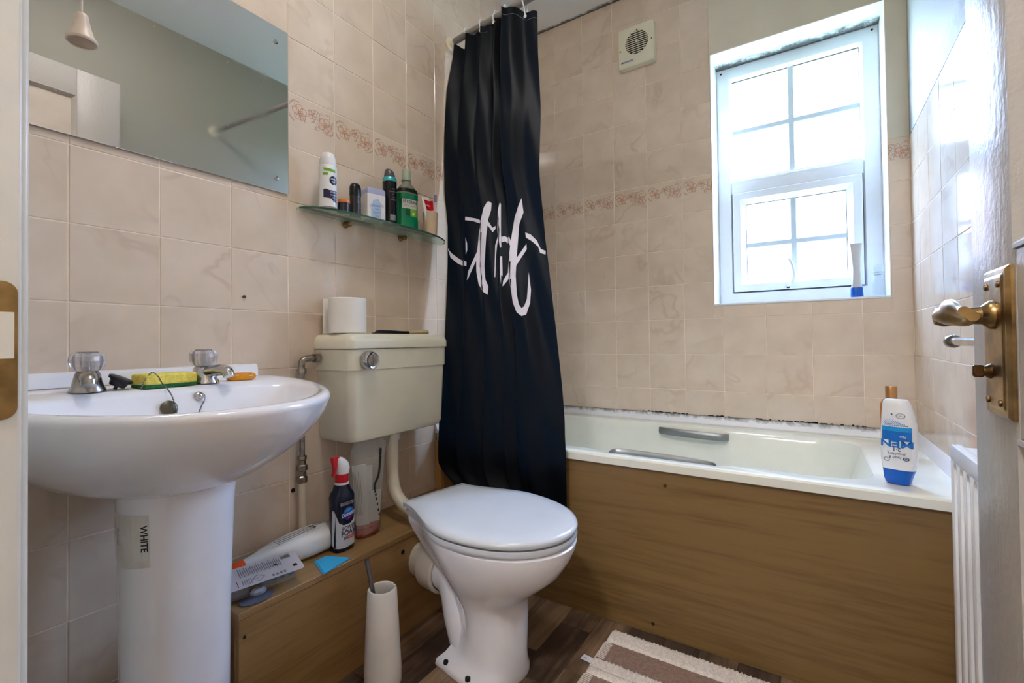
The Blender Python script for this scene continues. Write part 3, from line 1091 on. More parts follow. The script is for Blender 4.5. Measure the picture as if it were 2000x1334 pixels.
# amber bottle behind it
ax, ay = 1.386, -0.300
az = RZ(ay) + 0.0006
am = thing('amber_bottle', (ax, ay, az), 'amber bottle with gold cap standing behind the shampoo on the bath', 'bottle')
b = NB(); loft(b, [rrect(ax - w, ax + w, ay - d, ay + d, r, az + z, 5) for (z, w, d, r) in ((0, 0.024, 0.015, 0.010), (0.003, 0.027, 0.018, 0.012), (0.145, 0.027, 0.018, 0.012), (0.158, 0.022, 0.015, 0.011), (0.164, 0.013, 0.012, 0.010), (0.168, 0.011, 0.011, 0.009))])
obj('body', b, mat('amber_plastic', (206, 112, 26), 0.2, var=0.05, trans=0.35), am)
b = NB(); lathe(b, [(0.0145, 0.166), (0.0145, 0.199), (0.0135, 0.201), (0, 0.201)], (ax, ay, az)); obj('cap', b, mat('gold_cap', (190, 142, 90), 0.3, 0.7, var=0.08), am)

# ------------------------------------------------------------------ shower rail and curtain
rail = thing('shower_rail', (0.74, -0.78, 1.99), 'white shower rail spanning wall to wall above the bath', 'rail')
RA, RB = Vector((0.0, -0.680, 2.027)), Vector((RW, -0.883, 1.978))
rp_ = lambda x: RA + (RB - RA) * (x / RW)
b = NB(); tube(b, [RA + Vector((0.002, 0, 0)), rp_(0.3), RB - Vector((0.002, 0, 0))], 0.0125, 16); obj('bar', b, mat('rail_white', (128, 125, 122), 0.3, var=0.04), rail)
for p, d in ((RA, 1), (RB, -1)):
    b = NB(); lathe(b, [(0.026, 0.0008), (0.026, 0.006), (0.017, 0.012), (0.016, 0.030), (0, 0.030)], n=20, mx=along(p, (d, 0, 0))); obj('end_bracket', b, M_plastic_off, rail)

cur = thing('shower_curtain', (0.28, -0.78, 0.30), 'black shower curtain with white brush script hanging outside the bath', 'curtain')
ZL = [(2.02, 0.034, 0.415), (1.95, 0.033, 0.420), (1.82, 0.016, 0.426), (1.64, 0.012, 0.437), (1.53, 0.015, 0.441), (1.41, 0.025, 0.446), (1.27, 0.050, 0.462), (1.16, 0.056, 0.473), (1.04, 0.061, 0.491), (0.87, 0.073, 0.517), (0.70, 0.071, 0.538), (0.59, 0.064, 0.551), (0.47, 0.058, 0.558), (0.40, 0.058, 0.558), (0.37, 0.078, 0.558), (0.34, 0.120, 0.557), (0.30, 0.150, 0.556)]
def edge_x(z):
    for (za, la, ra), (zb, lb, rb) in zip(ZL[:-1], ZL[1:]):
        if z <= za and z >= zb:
            t = (za - z) / (za - zb)
            return la + (lb - la) * t, ra + (rb - ra) * t
    return (ZL[0][1:], ZL[-1][1:])[z < 1]
pleat = [(0.035, -0.020), (0.075, 0.012), (0.101, 0.032), (0.1045, 0.0), (0.107, -0.030), (0.160, 0.004), (0.182, 0.030), (0.1855, 0.0), (0.188, -0.030), (0.225, 0.0), (0.250, 0.028), (0.2535, 0.0), (0.257, -0.028), (0.297, 0.024), (0.301, -0.010), (0.304, -0.046), (0.340, -0.032), (0.375, 0.004), (0.420, 0.026)]
P2 = [Vector((p[0], p[1], 0)) for p in pleat]
acc = [0.0]
for p, q in zip(P2[:-1], P2[1:]):
    acc.append(acc[-1] + (q - p).length)
NS = 130
samp = []
for i in range(NS):
    s = acc[-1] * i / (NS - 1)
    k = max(j for j in range(len(acc)) if acc[j] <= s + 1e-9)
    k = min(k, len(P2) - 2)
    samp.append(P2[k].lerp(P2[k + 1], (s - acc[k]) / (acc[k + 1] - acc[k])))
for _ in range(2):
    samp = [samp[0]] + [(samp[i - 1] + samp[i] * 2 + samp[i + 1]) / 4 for i in range(1, NS - 1)] + [samp[-1]]
sfr = [((p.x - 0.035) / 0.385, p.y, acc[-1] * i / (NS - 1)) for i, p in enumerate(samp)]
def cur_y(z):
    return -0.695 - 0.135 * min(1, max(0, (2.0 - z) / 1.45))
def cur_pt(i, z):
    f, yo, s = sfr[i]
    xl_, xr_ = edge_x(z)
    t = (2.02 - z) / 1.7
    amp = 1.0 if z > 1.6 else (1.0 - 0.45 * min(1.0, (1.6 - z) / 0.25) if z > 0.9 else 0.55 + 0.1 * (0.9 - z))
    x = xl_ + (xr_ - xl_) * f
    y = cur_y(z) + yo * amp - 0.06 * (f - 0.3) * (1 - t) 
    y += 0.006 * math.sin(9 * f + 6 * z) * t + 0.003 * math.sin(31 * f + 13 * z)
    x += 0.004 * math.sin(14 * z + 5 * f) * math.sin(PI * f)
    lim = -0.797
    if z < 0.52:
        y = min(y, lim) if True else y
    elif z < 0.75:
        k = (0.75 - z) / 0.23
        y = y * (1 - k) + min(y, lim) * k
    return Vector((x, y, z))
def hook_top(i):
    f = sfr[i][0]
    base = 2.010 + 0.006 * math.sin(f * 40)
    if f > 0.70:
        base -= (f - 0.70) * 0.13
    if f < 0.17:
        base -= 0.020 * math.sin(f / 0.17 * PI)
    return base - 0.03 * 0
NZ = 90
b = NB()
G = []
for j in range(NZ + 1):
    row = []
    for i in range(NS):
        zt = hook_top(i)
        z = zt + (0.302 - zt) * j / NZ
        row.append(b.verts.new(cur_pt(i, z)))
    G.append(row)
for j in range(NZ):
    for i in range(NS - 1):
        b.faces.new((G[j][i], G[j][i + 1], G[j + 1][i + 1], G[j + 1][i]))
curpts = [[v.co.copy() for v in row] for row in G]
def fabric():
    t = NT('curtain_black_satin')
    t.base((0.0030, 0.0034, 0.0048, 1))
    t.b.inputs['Roughness'].default_value = 0.38
    t.b.inputs['Specular IOR Level'].default_value = 0.11
    v = t.coord((1, 1, 0.25))
    t.bump(t.noise(v, 34.0, 3), 0.12, 0.004)
    tl = t.add('ShaderNodeBsdfTranslucent')
    tl.inputs[0].default_value = (0.008, 0.026, 0.046, 1)
    mx = t.add('ShaderNodeMixShader')
    mx.inputs[0].default_value = 0.22
    t.link(t.b.outputs[0], mx.inputs[1])
    t.link(tl.outputs[0], mx.inputs[2])
    t.link(mx.outputs[0], t.out.inputs['Surface'])
    return t.m
M_fabric = fabric()
cl = obj('fabric', b, M_fabric, cur, 0)
cl.data.shade_smooth()
# white edge lining down the wall side, stitched hem at the top
b = NB()
rows = []
for j in range(0, 62):
    p = curpts[j][0]
    rows.append([p + Vector((-0.001, 0.001, 0)), p + Vector((-0.010, 0.006, 0)), p + Vector((-0.010, 0.009, 0)), p + Vector((0.0, 0.004, 0))])
loft(b, rows)
obj('edge_lining', b, mat('lining_cream', (196, 184, 164), 0.6, var=0.03), cur)
b = NB()
tube(b, [cur_pt(i, hook_top(i) - 0.028) + Vector((0, -0.0012, 0)) for i in range(NS - 27, NS)], 0.0006, 5)
obj('hem_stitching', b, mat('thread_grey', (120, 120, 128), 0.7, var=0), cur); b = NB()
tube(b, [cur_pt(i, hook_top(i) - 0.026) + Vector((0, -0.0012, 0)) for i in range(40, 62)], 0.0005, 5)
obj('hem_stitching', b, D.materials['thread_grey'], cur)
for i in (20, 52, 78, 97, NS - 9):
    p = cur_pt(i, hook_top(i) - 0.016)
    c = rp_(p.x)
    b = NB()
    pts = [p + Vector((0, -0.004, 0)), p + Vector((0, -0.008, 0.02)), c + Vector((0, -0.020, 0.0)), c + Vector((0, -0.012, 0.017)), c + Vector((0, 0.004, 0.019)), c + Vector((0, 0.018, 0.004)), p + Vector((0, 0.008, 0.01)), p + Vector((0, 0.003, 0))]
    tube(b, spline(pts, 4), 0.0022, 8)
    lathe(b, [(0.006, -0.001), (0.006, 0.001), (0, 0.001)], n=12, mx=along(p + Vector((0, -0.0035, 0)), (0, -1, 0)))
    obj('curtain_ring', b, M_plastic_w, cur)
# brush lettering printed on the fabric (fabric x, z), laid on its near side
bv = BVHTree.FromPolygons([c for r_ in curpts for c in r_], [(j * NS + i, j * NS + i + 1, (j + 1) * NS + i + 1, (j + 1) * NS + i) for j in range(NZ) for i in range(NS - 1)])
LET = [
 [(0.243,1.331),(0.229,1.309),(0.219,1.266),(0.212,1.233),(0.209,1.18),(0.204,1.137),(0.208,1.084),(0.22,1.039),(0.242,1.007),(0.262,0.996),(0.264,1.024),(0.249,1.051),(0.243,1.099),(0.245,1.204),(0.251,1.266),(0.261,1.298),(0.262,1.325),(0.251,1.332)],
 [(0.147,1.291),(0.195,1.281),(0.231,1.267),(0.254,1.254),(0.27,1.233),(0.283,1.24),(0.283,1.229),(0.272,1.217),(0.255,1.237),(0.225,1.258),(0.183,1.272),(0.147,1.278)],
 [(0.075,1.172),(0.084,1.15),(0.116,1.127),(0.162,1.107),(0.162,1.123),(0.122,1.144),(0.089,1.165),(0.065,1.188)],
 [(0.152,1.214),(0.161,1.191),(0.163,1.166),(0.157,1.15)],
 [(0.206,1.156),(0.19,1.124),(0.171,1.087),(0.167,1.056),(0.173,1.063),(0.191,1.097),(0.209,1.132)],
 [(0.297,1.316),(0.29,1.289),(0.29,1.236),(0.297,1.188),(0.306,1.154),(0.311,1.158),(0.307,1.205),(0.302,1.31)],
 [(0.296,1.207),(0.285,1.17),(0.287,1.057),(0.291,1.057),(0.29,1.132),(0.293,1.17),(0.297,1.197)],
 [(0.308,1.125),(0.31,1.065),(0.315,1.028),(0.315,1.06),(0.321,1.055),(0.316,1.125)],
 [(0.309,1.193),(0.324,1.195),(0.34,1.185),(0.352,1.162),(0.347,1.149),(0.34,1.164),(0.327,1.177),(0.311,1.174)],
 [(0.384,1.312),(0.372,1.284),(0.36,1.249),(0.351,1.19),(0.345,1.144),(0.342,1.071),(0.355,1.006),(0.365,0.96),(0.381,0.928),(0.4,0.915),(0.418,0.92),(0.432,0.957),(0.434,1.0),(0.423,1.059),(0.422,1.019),(0.419,0.971),(0.409,0.947),(0.399,0.941),(0.388,0.954),(0.379,0.986),(0.372,1.05),(0.373,1.105),(0.376,1.159),(0.379,1.223),(0.394,1.262)],
 [(0.322,1.02),(0.324,1.04),(0.35,1.079),(0.37,1.105),(0.41,1.155),(0.412,1.136),(0.381,1.095),(0.341,1.039)],
 [(0.404,1.193),(0.425,1.185),(0.45,1.163),(0.466,1.134),(0.485,1.126),(0.485,1.114),(0.464,1.121),(0.456,1.142),(0.43,1.163),(0.407,1.176)]]
PD = Vector((-0.56, 0.83, 0)).normalized()      # the print wraps over the front of the folds on the doorway side
def cloth_map(u, v):
    p = Vector((u, cur_y(v) - 0.02, v))
    hit = bv.ray_cast(p - PD * 0.4, PD)
    if hit[0] is None:
        hit = bv.find_nearest(p)
    return hit[0] - PD * 0.0014
M_script = mat('script_white', (214, 212, 226), 0.5, var=0.02)
b = NB()
for pl in LET:
    p2 = poly2(pl)
    for ax_, lo, hi in ((0, 0.05, 0.5), (1, 0.9, 1.34)):
        q = lo
        while q < hi:
            bmesh.ops.bisect_plane(p2, geom=list(p2.verts) + list(p2.edges) + list(p2.faces), plane_co=(q, q, 0), plane_no=((1, 0, 0), (0, 1, 0))[ax_])
            q += 0.005 if ax_ == 0 else 0.02
    absorb(b, p2)
bmesh.ops.triangulate(b, faces=list(b.faces))
for v in b.verts:
    v.co = cloth_map(v.co.x, v.co.y)
obj('script_lettering', b, M_script, cur, None)

# ------------------------------------------------------------------ boxed-in pipe ledge along the left wall
LZ, LX = 0.285, 0.207
ledge = thing('pipe_ledge', (0.10, -1.21, 0), 'low wood effect pipe boxing with flat top along the left wall', 'ledge')
b = NB(); bx(b, 0.001, LX, -1.629, -0.7815, LZ - 0.015, LZ, 0.0012, 1); obj('top_board', b, M_wood_ledge, ledge, None)
b = NB(); bx(b, LX - 0.016, LX - 0.002, -1.627, -0.7815, 0.001, LZ - 0.0158, 0.0008, 1); bx(b, 0.001, LX - 0.017, -1.627, -1.613, 0.001, LZ - 0.0158, 0.0008, 1)
lp = obj('front_panel', b, M_wood_ledge, ledge, None)
screw(LX - 0.002, -1.615, 0.232, (1, 0, 0), lp, 0.0035, M_dark)
screw(LX - 0.002, -1.165, 0.236, (1, 0, 0), lp, 0.007, M_dark)

# ------------------------------------------------------------------ toilet
TX, TY = 0.272, -1.103
M_seat = mat('seat_white', (198, 203, 211), 0.18, var=0.015)
toilet = thing('toilet', (TX, TY, 0), 'white toilet with closed lid standing between ledge and bath', 'toilet')
def egg(l0, l1, hw, z, back=0.11, n=48, cx=None, pw=2.0):
    """outline in toilet axes: back straight edge at l0, round nose at l1"""
    o = []
    c = l0 + (l1 - l0) * 0.50 if cx is None else cx
    for k in range(n + 1):
        t = -PI / 2 + PI * k / n
        cc, s = math.cos(t), math.sin(t)
        o.append((c + (l1 - c) * abs(cc) ** (2 / 2.15), hw * math.copysign(abs(s) ** (2 / pw), s)))
    for k in range(1, 10):
        t = k / 10
        w = hw + (back - hw) * (t * t * (3 - 2 * t)) 
        o.append((c + (l0 - c) * t, w))
    for k in range(9):
        o.append((l0, back - 2 * back * k / 8))
    for k in range(1, 10):
        t = 1 - k / 10
        w = hw + (back - hw) * (t * t * (3 - 2 * t))
        o.append((c + (l0 - c) * t, -w))
    return [(TX + p[0], TY + p[1], z) for p in o]
b = NB()
L = 0.460
loft(b, [egg(0.004, L - 0.010, 0.168, 0.386, 0.104), egg(0.0, L - 0.002, 0.175, 0.3885, 0.11), egg(0.0, L, 0.177, 0.394, 0.11), egg(0.0, L - 0.002, 0.175, 0.400, 0.11), egg(0.006, L - 0.012, 0.165, 0.4045, 0.104), egg(0.03, L - 0.05, 0.135, 0.4065, 0.085), egg(0.08, L - 0.12, 0.08, 0.407, 0.05)])
obj('lid', b, M_seat, toilet, 50)
b = NB()
loft(b, [egg(0.012, L - 0.010, 0.166, 0.3675, 0.10), egg(0.008, L - 0.003, 0.173, 0.370, 0.105), egg(0.008, L - 0.001, 0.175, 0.376, 0.105), egg(0.008, L - 0.004, 0.172, 0.3835, 0.105)])
obj('seat', b, M_seat, toilet, 50)
b = NB()
loft(b, [egg(0.112, 0.310, 0.094, 0.0005, 0.090, cx=0.20, pw=3.2), egg(0.110, 0.312, 0.097, 0.006, 0.093, cx=0.20, pw=3.2), egg(0.112, 0.312, 0.095, 0.020, 0.090, cx=0.20, pw=3.2),
         egg(0.128, 0.314, 0.084, 0.036, 0.074, cx=0.21, pw=2.8), egg(0.148, 0.314, 0.081, 0.065, 0.062, cx=0.22, pw=2.6), egg(0.160, 0.315, 0.082, 0.11, 0.058, pw=2.4), egg(0.158, 0.316, 0.086, 0.15, 0.058, pw=2.2), egg(0.145, 0.319, 0.093, 0.185, 0.058), egg(0.120, 0.337, 0.107, 0.215, 0.062),
         egg(0.09, 0.375, 0.125, 0.245, 0.07), egg(0.055, 0.420, 0.145, 0.285, 0.082), egg(0.025, 0.446, 0.160, 0.325, 0.094), egg(0.012, 0.457, 0.167, 0.350, 0.10), egg(0.010, 0.459, 0.168, 0.362, 0.10), egg(0.016, 0.453, 0.163, 0.367, 0.096)])
tp = spline([(TX + 0.045, TY, 0.192), (TX + 0.085, TY, 0.190), (TX + 0.118, TY - 0.004, 0.165), (TX + 0.140, TY - 0.006, 0.115), (TX + 0.158, TY - 0.004, 0.062), (TX + 0.176, TY, 0.022)], 6)
tube(b, tp, [0.052 + 0.012 * min(1, i / 18) for i in range(len(tp))], 24)
pan = obj('pan', b, M_ceramic, toilet, 45)
for dx, dy in ((0.148, -0.0885), (0.232, -0.0925)):
    b = NB(); lathe(b, [(0.0068, -0.004), (0.0065, 0.003), (0.003, 0.0042), (0, 0.0042)], (TX + dx, TY + dy, 0.0255), 14); obj('floor_bolt', b, M_dark, pan)
b = NB(); lathe(b, [(0.060, 0.0), (0.064, 0.002), (0.064, 0.058), (0.060, 0.062), (0.055, 0.062), (0.0535, 0.05), (0.0535, 0.0)], n=32, mx=along((TX - 0.012, TY, 0.192), (1, 0, 0)))
lathe(b, [(0.05, -0.052), (0.05, 0.002)], n=28, mx=along((TX - 0.012, TY, 0.192), (1, 0, 0)))
pcn = obj('pan_connector', b, mat('connector_white', (212, 206, 196), 0.35, var=0.04), toilet)
toilet.rotation_euler = (0, 0, math.radians(-9.3))

# ------------------------------------------------------------------ cistern
CY0, CY1 = -1.306, -0.891
cis = thing('cistern', (0.078, -1.098, 0.556), 'cream low level cistern mounted on the tiled left wall above the ledge', 'cistern')
def crect(x1, y0, y1, z, r=0.022):
    o = [(0.0012, y1, z), (0.0012, y0, z)]
    for cx, cy_, a in ((x1 - r, y0 + r, -90), (x1 - r, y1 - r, 0)):
        for k in range(7):
            t = math.radians(a + 90 * k / 6)
            o.append((cx + r * math.cos(t), cy_ + r * math.sin(t), z))
    return o
b = NB()
loft(b, [crect(0.128, CY0 + 0.030, CY1 - 0.030, 0.556), crect(0.138, CY0 + 0.022, CY1 - 0.022, 0.561), crect(0.143, CY0 + 0.016, CY1 - 0.016, 0.574), crect(0.150, CY0 + 0.009, CY1 - 0.009, 0.757), crect(0.1525, CY0 + 0.005, CY1 - 0.005, 0.759), crect(0.153, CY0 + 0.004, CY1 - 0.004, 0.8165)])
obj('tank', b, M_cream, cis, 35)
b = NB()
loft(b, [crect(0.155, CY0 + 0.002, CY1 - 0.002, 0.8180), crect(0.157, CY0, CY1, 0.820), crect(0.157, CY0, CY1, 0.838), crect(0.153, CY0 + 0.004, CY1 - 0.004, 0.850), crect(0.143, CY0 + 0.013, CY1 - 0.013, 0.8585), crect(0.13, CY0 + 0.025, CY1 - 0.025, 0.861), crect(0.08, CY0 + 0.05, CY1 - 0.05, 0.862)])
obj('lid', b, M_cream, cis, 35)
b = NB(); lathe(b, [(0.024, 0), (0.025, 0.002), (0.025, 0.024), (0.0225, 0.027), (0.020, 0.0255), (0, 0.0255)], n=32, mx=along((0.1530, -1.246, 0.786), (1, 0, 0)))
fb = obj('flush_button', b, M_chrome, cis)
b = NB()
for sgn in (-1, 1):
    pr = [(0.0015 * sgn + sgn * 0.0165 * math.sin(t) * 0.98, 0.0165 * math.cos(t)) for t in [PI * k / 14 for k in range(15)]]
    loft(b, [[(0.1787, -1.246 + p[0], 0.786 + p[1]) for p in pr], [(0.1802, -1.246 + p[0] * 0.96, 0.786 + p[1] * 0.96) for p in pr]])
obj('half_button', b, M_chrome_worn, fb)
b = NB()
fp = spline([(0.078, -1.082, 0.546), (0.078, -1.082, 0.47), (0.080, -1.083, 0.41), (0.098, -1.087, 0.365), (0.140, -1.094, 0.338), (0.200, -1.100, 0.327), (0.292, -1.106, 0.325)], 6)
tube(b, fp, 0.0195, 18)
lathe(b, [(0.026, 0), (0.026, 0.020), (0.022, 0.026), (0.0195, 0.026)], (0.078, -1.082, 0.529), 20)
obj('flush_pipe', b, mat('flush_pipe_white', (220, 214, 200), 0.35, var=0.03), cis)

# water feed pipe with isolating valve beside the cistern
pipe = thing('water_pipe', (0.030, -1.360, LZ), 'vertical water feed pipe with chrome valve between basin and cistern', 'pipe')
PXx, PYy = 0.022, -1.360
b = NB(); tube(b, [(PXx, PYy, LZ + 0.0006), (PXx, PYy, 0.457)], 0.0105, 16); obj('lower_pipe', b, mat('pipe_ivory', (216, 202, 178), 0.45, var=0.05), pipe)
b = NB(); tube(b, [(PXx, PYy, 0.525), (PXx, PYy, 0.752)], 0.0075, 14); obj('upper_pipe', b, M_chrome_worn, pipe)
b = NB()
lathe(b, [(0.013, 0.455), (0.0135, 0.458), (0.0135, 0.471), (0.010, 0.474), (0.010, 0.486), (0.014, 0.488), (0.014, 0.502), (0.010, 0.505), (0.0095, 0.516), (0.012, 0.518), (0.012, 0.528), (0, 0.528)], (PXx, PYy, 0), 6)
lathe(b, [(0.004, 0), (0.004, 0.006), (0, 0.006)], n=10, mx=along((PXx + 0.009, PYy, 0.48), (1, 0, 0)))
obj('valve', b, M_chrome_worn, pipe, 30)
b = NB()
tube(b, spline([(PXx, PYy, 0.748), (PXx, PYy, 0.778), (PXx, PYy + 0.006, 0.790), (PXx, PYy + 0.024, 0.793), (PXx, PYy + 0.046, 0.793)], 5), 0.009, 14)
lathe(b, [(0.0125, 0), (0.0125, 0.014), (0, 0.014)], n=6, mx=along((PXx, PYy, 0.752), (0, 0, 1)))
lathe(b, [(0.014, 0), (0.014, 0.014), (0, 0.014)], n=6, mx=along((PXx, PYy + 0.038, 0.793), (0, 1, 0)))
lathe(b, [(0.005, 0), (0.005, 0.012), (0, 0.012)], n=10, mx=along((PXx + 0.006, PYy, 0.785), (1, -0.5, 0)))
obj('elbow', b, M_chrome_worn, pipe, 30)

# toilet roll and loose sheet
rl = thing('toilet_roll', (0.077, -1.249, 0.8622), 'white toilet roll with a loose sheet standing on the cistern lid', 'toilet roll')
M_paper = mat('paper_white', (238, 236, 232), 0.9, var=0.02, bump=0.15, bscale=300)
b = NB(); lathe(b, [(0.021, 0.001), (0.050, 0.0), (0.0525, 0.002), (0.0525, 0.098), (0.050, 0.1), (0.021, 0.1), (0.021, 0.001)], (0.077, -1.249, 0.8622), 40)
obj('paper', b, M_paper, rl)
b = NB(); lathe(b, [(0.0205, 0.002), (0.0205, 0.099), (0.0195, 0.099), (0.0195, 0.002)], (0.077, -1.249, 0.8622), 28); obj('core', b, mat('card_core', (176, 150, 120), 0.9, var=0.05), rl)
b = NB()
pts = [(0.030, -1.296), (0.028, -1.28), (0.0262, -1.25), (0.025, -1.22), (0.026, -1.195), (0.030, -1.165)]
loft(b, [[(p[0], p[1], 0.8626), (p[0] - 0.0012, p[1], 0.8626), (p[0] - 0.0012, p[1], 0.962), (p[0], p[1], 0.962)] for p in spline([(q[0], q[1], 0) for q in pts], 3)])
obj('loose_sheet', b, M_paper, rl, None)

# scraper lying on the lid
sc = thing('scraper', (0.062, -0.99, 0.8622), 'scraper with black blade and beige handle lying on the cistern lid', 'tool')
b = NB(); loft(b, [[(0.055 + 0.012 * s_, y, z + 0.8625) for s_, z in ((-w, 0), (w, 0), (w, h), (-w, h))] for y, w, h in ((-1.140, 0.15, 0.003), (-1.128, 0.25, 0.004), (-1.115, 0.45, 0.012), (-1.07, 0.75, 0.011), (-1.02, 0.75, 0.009), (-0.985, 0.6, 0.009))])
obj('blade', b, M_black, sc, None)
b = NB(); loft(b, [[(0.058 + w * math.cos(t), y, 0.8625 + h + h * math.sin(t)) for t in [2 * PI * k / 12 for k in range(12)]] for y, w, h in ((-0.985, 0.006, 0.0045), (-0.95, 0.010, 0.006), (-0.91, 0.011, 0.0075), (-0.894, 0.010, 0.0075), (-0.892, 0.008, 0.006))])
obj('handle', b, mat('handle_beige', (200, 180, 140), 0.45, var=0.06), sc)

# ------------------------------------------------------------------ basin and pedestal
BY = -1.735
ped = thing('pedestal', (0.19, BY, 0), 'white pedestal with faded label standing under the basin', 'pedestal')
def dring(xb, xf, hw, z, n=26, pw=2.3):
    o = []
    hw *= 0.955
    xc = xb + (xf - xb) * 0.50
    for k in range(n + 1):
        t = -PI / 2 + PI * k / n
        o.append((xc + (xf - xc) * abs(math.cos(t)) ** (2 / pw), BY + 0.004 + hw * math.copysign(abs(math.sin(t)) ** (2 / pw), math.sin(t)), z))
    for q in (0.4, 0.75, 1.0):
        o.append((xc + (xb - xc) * q, BY + 0.004 + hw * (1 - 0.40 * q * q), z))
    for q in (1.0, 0.75, 0.4):
        o.append((xc + (xb - xc) * q, BY + 0.004 - hw * (1 - 0.40 * q * q), z))
    return o
b = NB()
loft(b, [dring(0.110, 0.262, 0.100, 0.0005), dring(0.110, 0.264, 0.101, 0.008), dring(0.115, 0.256, 0.094, 0.03), dring(0.12, 0.253, 0.0915, 0.1), dring(0.12, 0.256, 0.0925, 0.3), dring(0.117, 0.262, 0.0960, 0.45), dring(0.114, 0.268, 0.0985, 0.54), dring(0.114, 0.272, 0.100, 0.577)])
pc = obj('column', b, M_ceramic, ped, 50)
bvp = bvh_of(pc)
def pedmap(ang, zc, off=0.0005):
    d = Vector((math.cos(ang), math.sin(ang), 0))
    h = Vector((-math.sin(ang), math.cos(ang), 0))
    def f(u, v):
        p = Vector((0.14, BY, zc)) + h * u + Vector((0, 0, v))
        hit = bvp.ray_cast(p + d * 0.4, -d)
        return (hit[0] if hit[0] is not None else p) + d * off
    return f
M_sticker = mat('faded_label', (220, 219, 214), 0.3, var=0.08, vscale=30)
pa = math.radians(-50)
decal('faded_label', rect2(-0.024, 0.043, -0.062, 0.028), pedmap(pa, 0.520), M_sticker, ped, 0.008)
decal('lettering', merge2(text2('WHITE', 0.0105, 0.035, -0.012, -PI / 2, 0.02)), pedmap(pa, 0.520, 0.0009), M_black_print, ped)
M_faded = mat('faded_ink', (150, 128, 110), 0.7, var=0.2, vscale=400)
decal('faded_print', text2('Pedestal', 0.006, -0.014, -0.010, -PI / 2), pedmap(pa, 0.520, 0.0009), M_faded, ped)
decal('faded_print', text2('carriage', 0.005, -0.023, -0.004, -PI / 2), pedmap(pa, 0.520, 0.0009), M_faded, ped)

bas = thing('basin', (0.24, BY, 0.57), 'white oval pedestal basin fixed to the tiled left wall', 'basin')
def bring(hw, xf, x0, xb, hwb, z, n=44, zf=None, pw=2.0):
    o = []
    for k in range(n + 1):
        t = -PI / 2 + PI * k / n
        o.append([x0 + (xf - x0) * abs(math.cos(t)) ** (2 / pw), BY + hw * math.copysign(abs(math.sin(t)) ** (2 / pw), math.sin(t)), z])
    for k in range(1, 5):
        t = k / 4
        o.append([x0 + (xb - x0) * t, BY + hw + (hwb - hw) * t * t, z])
    for k in range(1, 12):
        o.append([xb, BY + hwb - 2 * hwb * k / 12, z])
    for k in range(0, 4):
        t = 1 - k / 4
        o.append([x0 + (xb - x0) * t, BY - (hw + (hwb - hw) * t * t), z])
    if zf is not None:
        for p in o:
            p[2] = z + (zf - z) * min(1, max(0, (p[0] - 0.06) / 0.38))
    return o
BF, BB = 0.739, 0.756      # rim height at the front and at the tap deck
b = NB()
W = 0.287
rings = [bring(0.085, 0.245, 0.12, 0.010, 0.085, 0.575), bring(0.125, 0.300, 0.115, 0.004, 0.12, 0.580), bring(0.165, 0.352, 0.11, 0.002, 0.155, 0.598), bring(0.207, 0.398, 0.11, 0.002, 0.19, 0.625), bring(0.243, 0.436, 0.105, 0.002, 0.222, 0.655), bring(0.267, 0.465, 0.105, 0.002, 0.245, 0.685), bring(0.280, 0.482, 0.10, 0.002, 0.258, 0.712, zf=0.706), bring(W - 0.001, 0.4905, 0.10, 0.002, 0.262, 0.738, zf=0.724), bring(W, 0.492, 0.10, 0.002, 0.262, 0.746, zf=0.731), bring(W - 0.003, 0.489, 0.10, 0.002, 0.260, 0.752, zf=0.736),
         bring(W - 0.010, 0.482, 0.10, 0.003, 0.256, BB, zf=BF), bring(W - 0.020, 0.470, 0.10, 0.006, 0.250, BB, zf=BF - 0.0005)]
# bowl opening: the ring collapses to an inner oval whose back edge lies in front of the taps
def inner(hw, xf, xb, z, zf=None, n=44):
    ref = bring(1, 1, 0, -1, 1, 0, n)
    o = []
    m = len(ref)
    xc = xb + (xf - xb) * 0.22
    for i, p in enumerate(ref):
        a = math.atan2(p[1] - BY, p[0]) if i <= n else None
        o.append(None)
    for i in range(n + 1):
        t = -PI / 2 + PI * i / n
        o[i] = [xc + (xf - xc) * math.cos(t), BY + hw * math.sin(t), z]
    rest = m - (n + 1)
    for j in range(rest):
        t = PI / 2 + PI * (j + 1) / (rest + 1)
        o[n + 1 + j] = [xc + (xc - xb) * math.copysign(abs(math.cos(t)) ** 0.55, math.cos(t)), BY + hw * math.copysign(abs(math.sin(t)) ** 0.8, math.sin(t)), z]
    if zf is not None:
        for p in o:
            p[2] = z + (zf - z) * min(1, max(0, (p[0] - 0.06) / 0.38))
    return o
rings += [inner(0.240, 0.448, 0.152, BB - 0.0035, BF - 0.004), inner(0.234, 0.440, 0.158, BB - 0.012, BF - 0.014), inner(0.222, 0.424, 0.168, 0.712), inner(0.200, 0.400, 0.180, 0.678), inner(0.165, 0.360, 0.196, 0.645), inner(0.11, 0.315, 0.215, 0.625), inner(0.03, 0.275, 0.235, 0.618)]
loft(b, rings)
bowl = obj('bowl', b, M_ceramic, bas, 60)
bvb = bvh_of(bowl)
deck_z = lambda x, y: (bvb.ray_cast(Vector((x, y, 1.0)), Vector((0, 0, -1)))[0] or Vector((0, 0, BB))).z
b = NB()
us = []
loft(b, [[(0.0012, y, 0.750), (0.016, y, 0.750), (0.014, y, 0.775), (0.010, y, 0.7835), (0.0012, y, 0.7855)] for y in (-1.990, -1.986, -1.482, -1.478)])
obj('upstand', b, M_ceramic, bas, 40)
b = NB()
bx(b, 0.0145, 0.0165, -1.985, -1.60, 0.7562, 0.7572)
st = obj('grime_line', b, mat('grime', (150, 128, 98), 0.7, var=0.3, vscale=120), bas, None); st['kind'] = 'stuff'
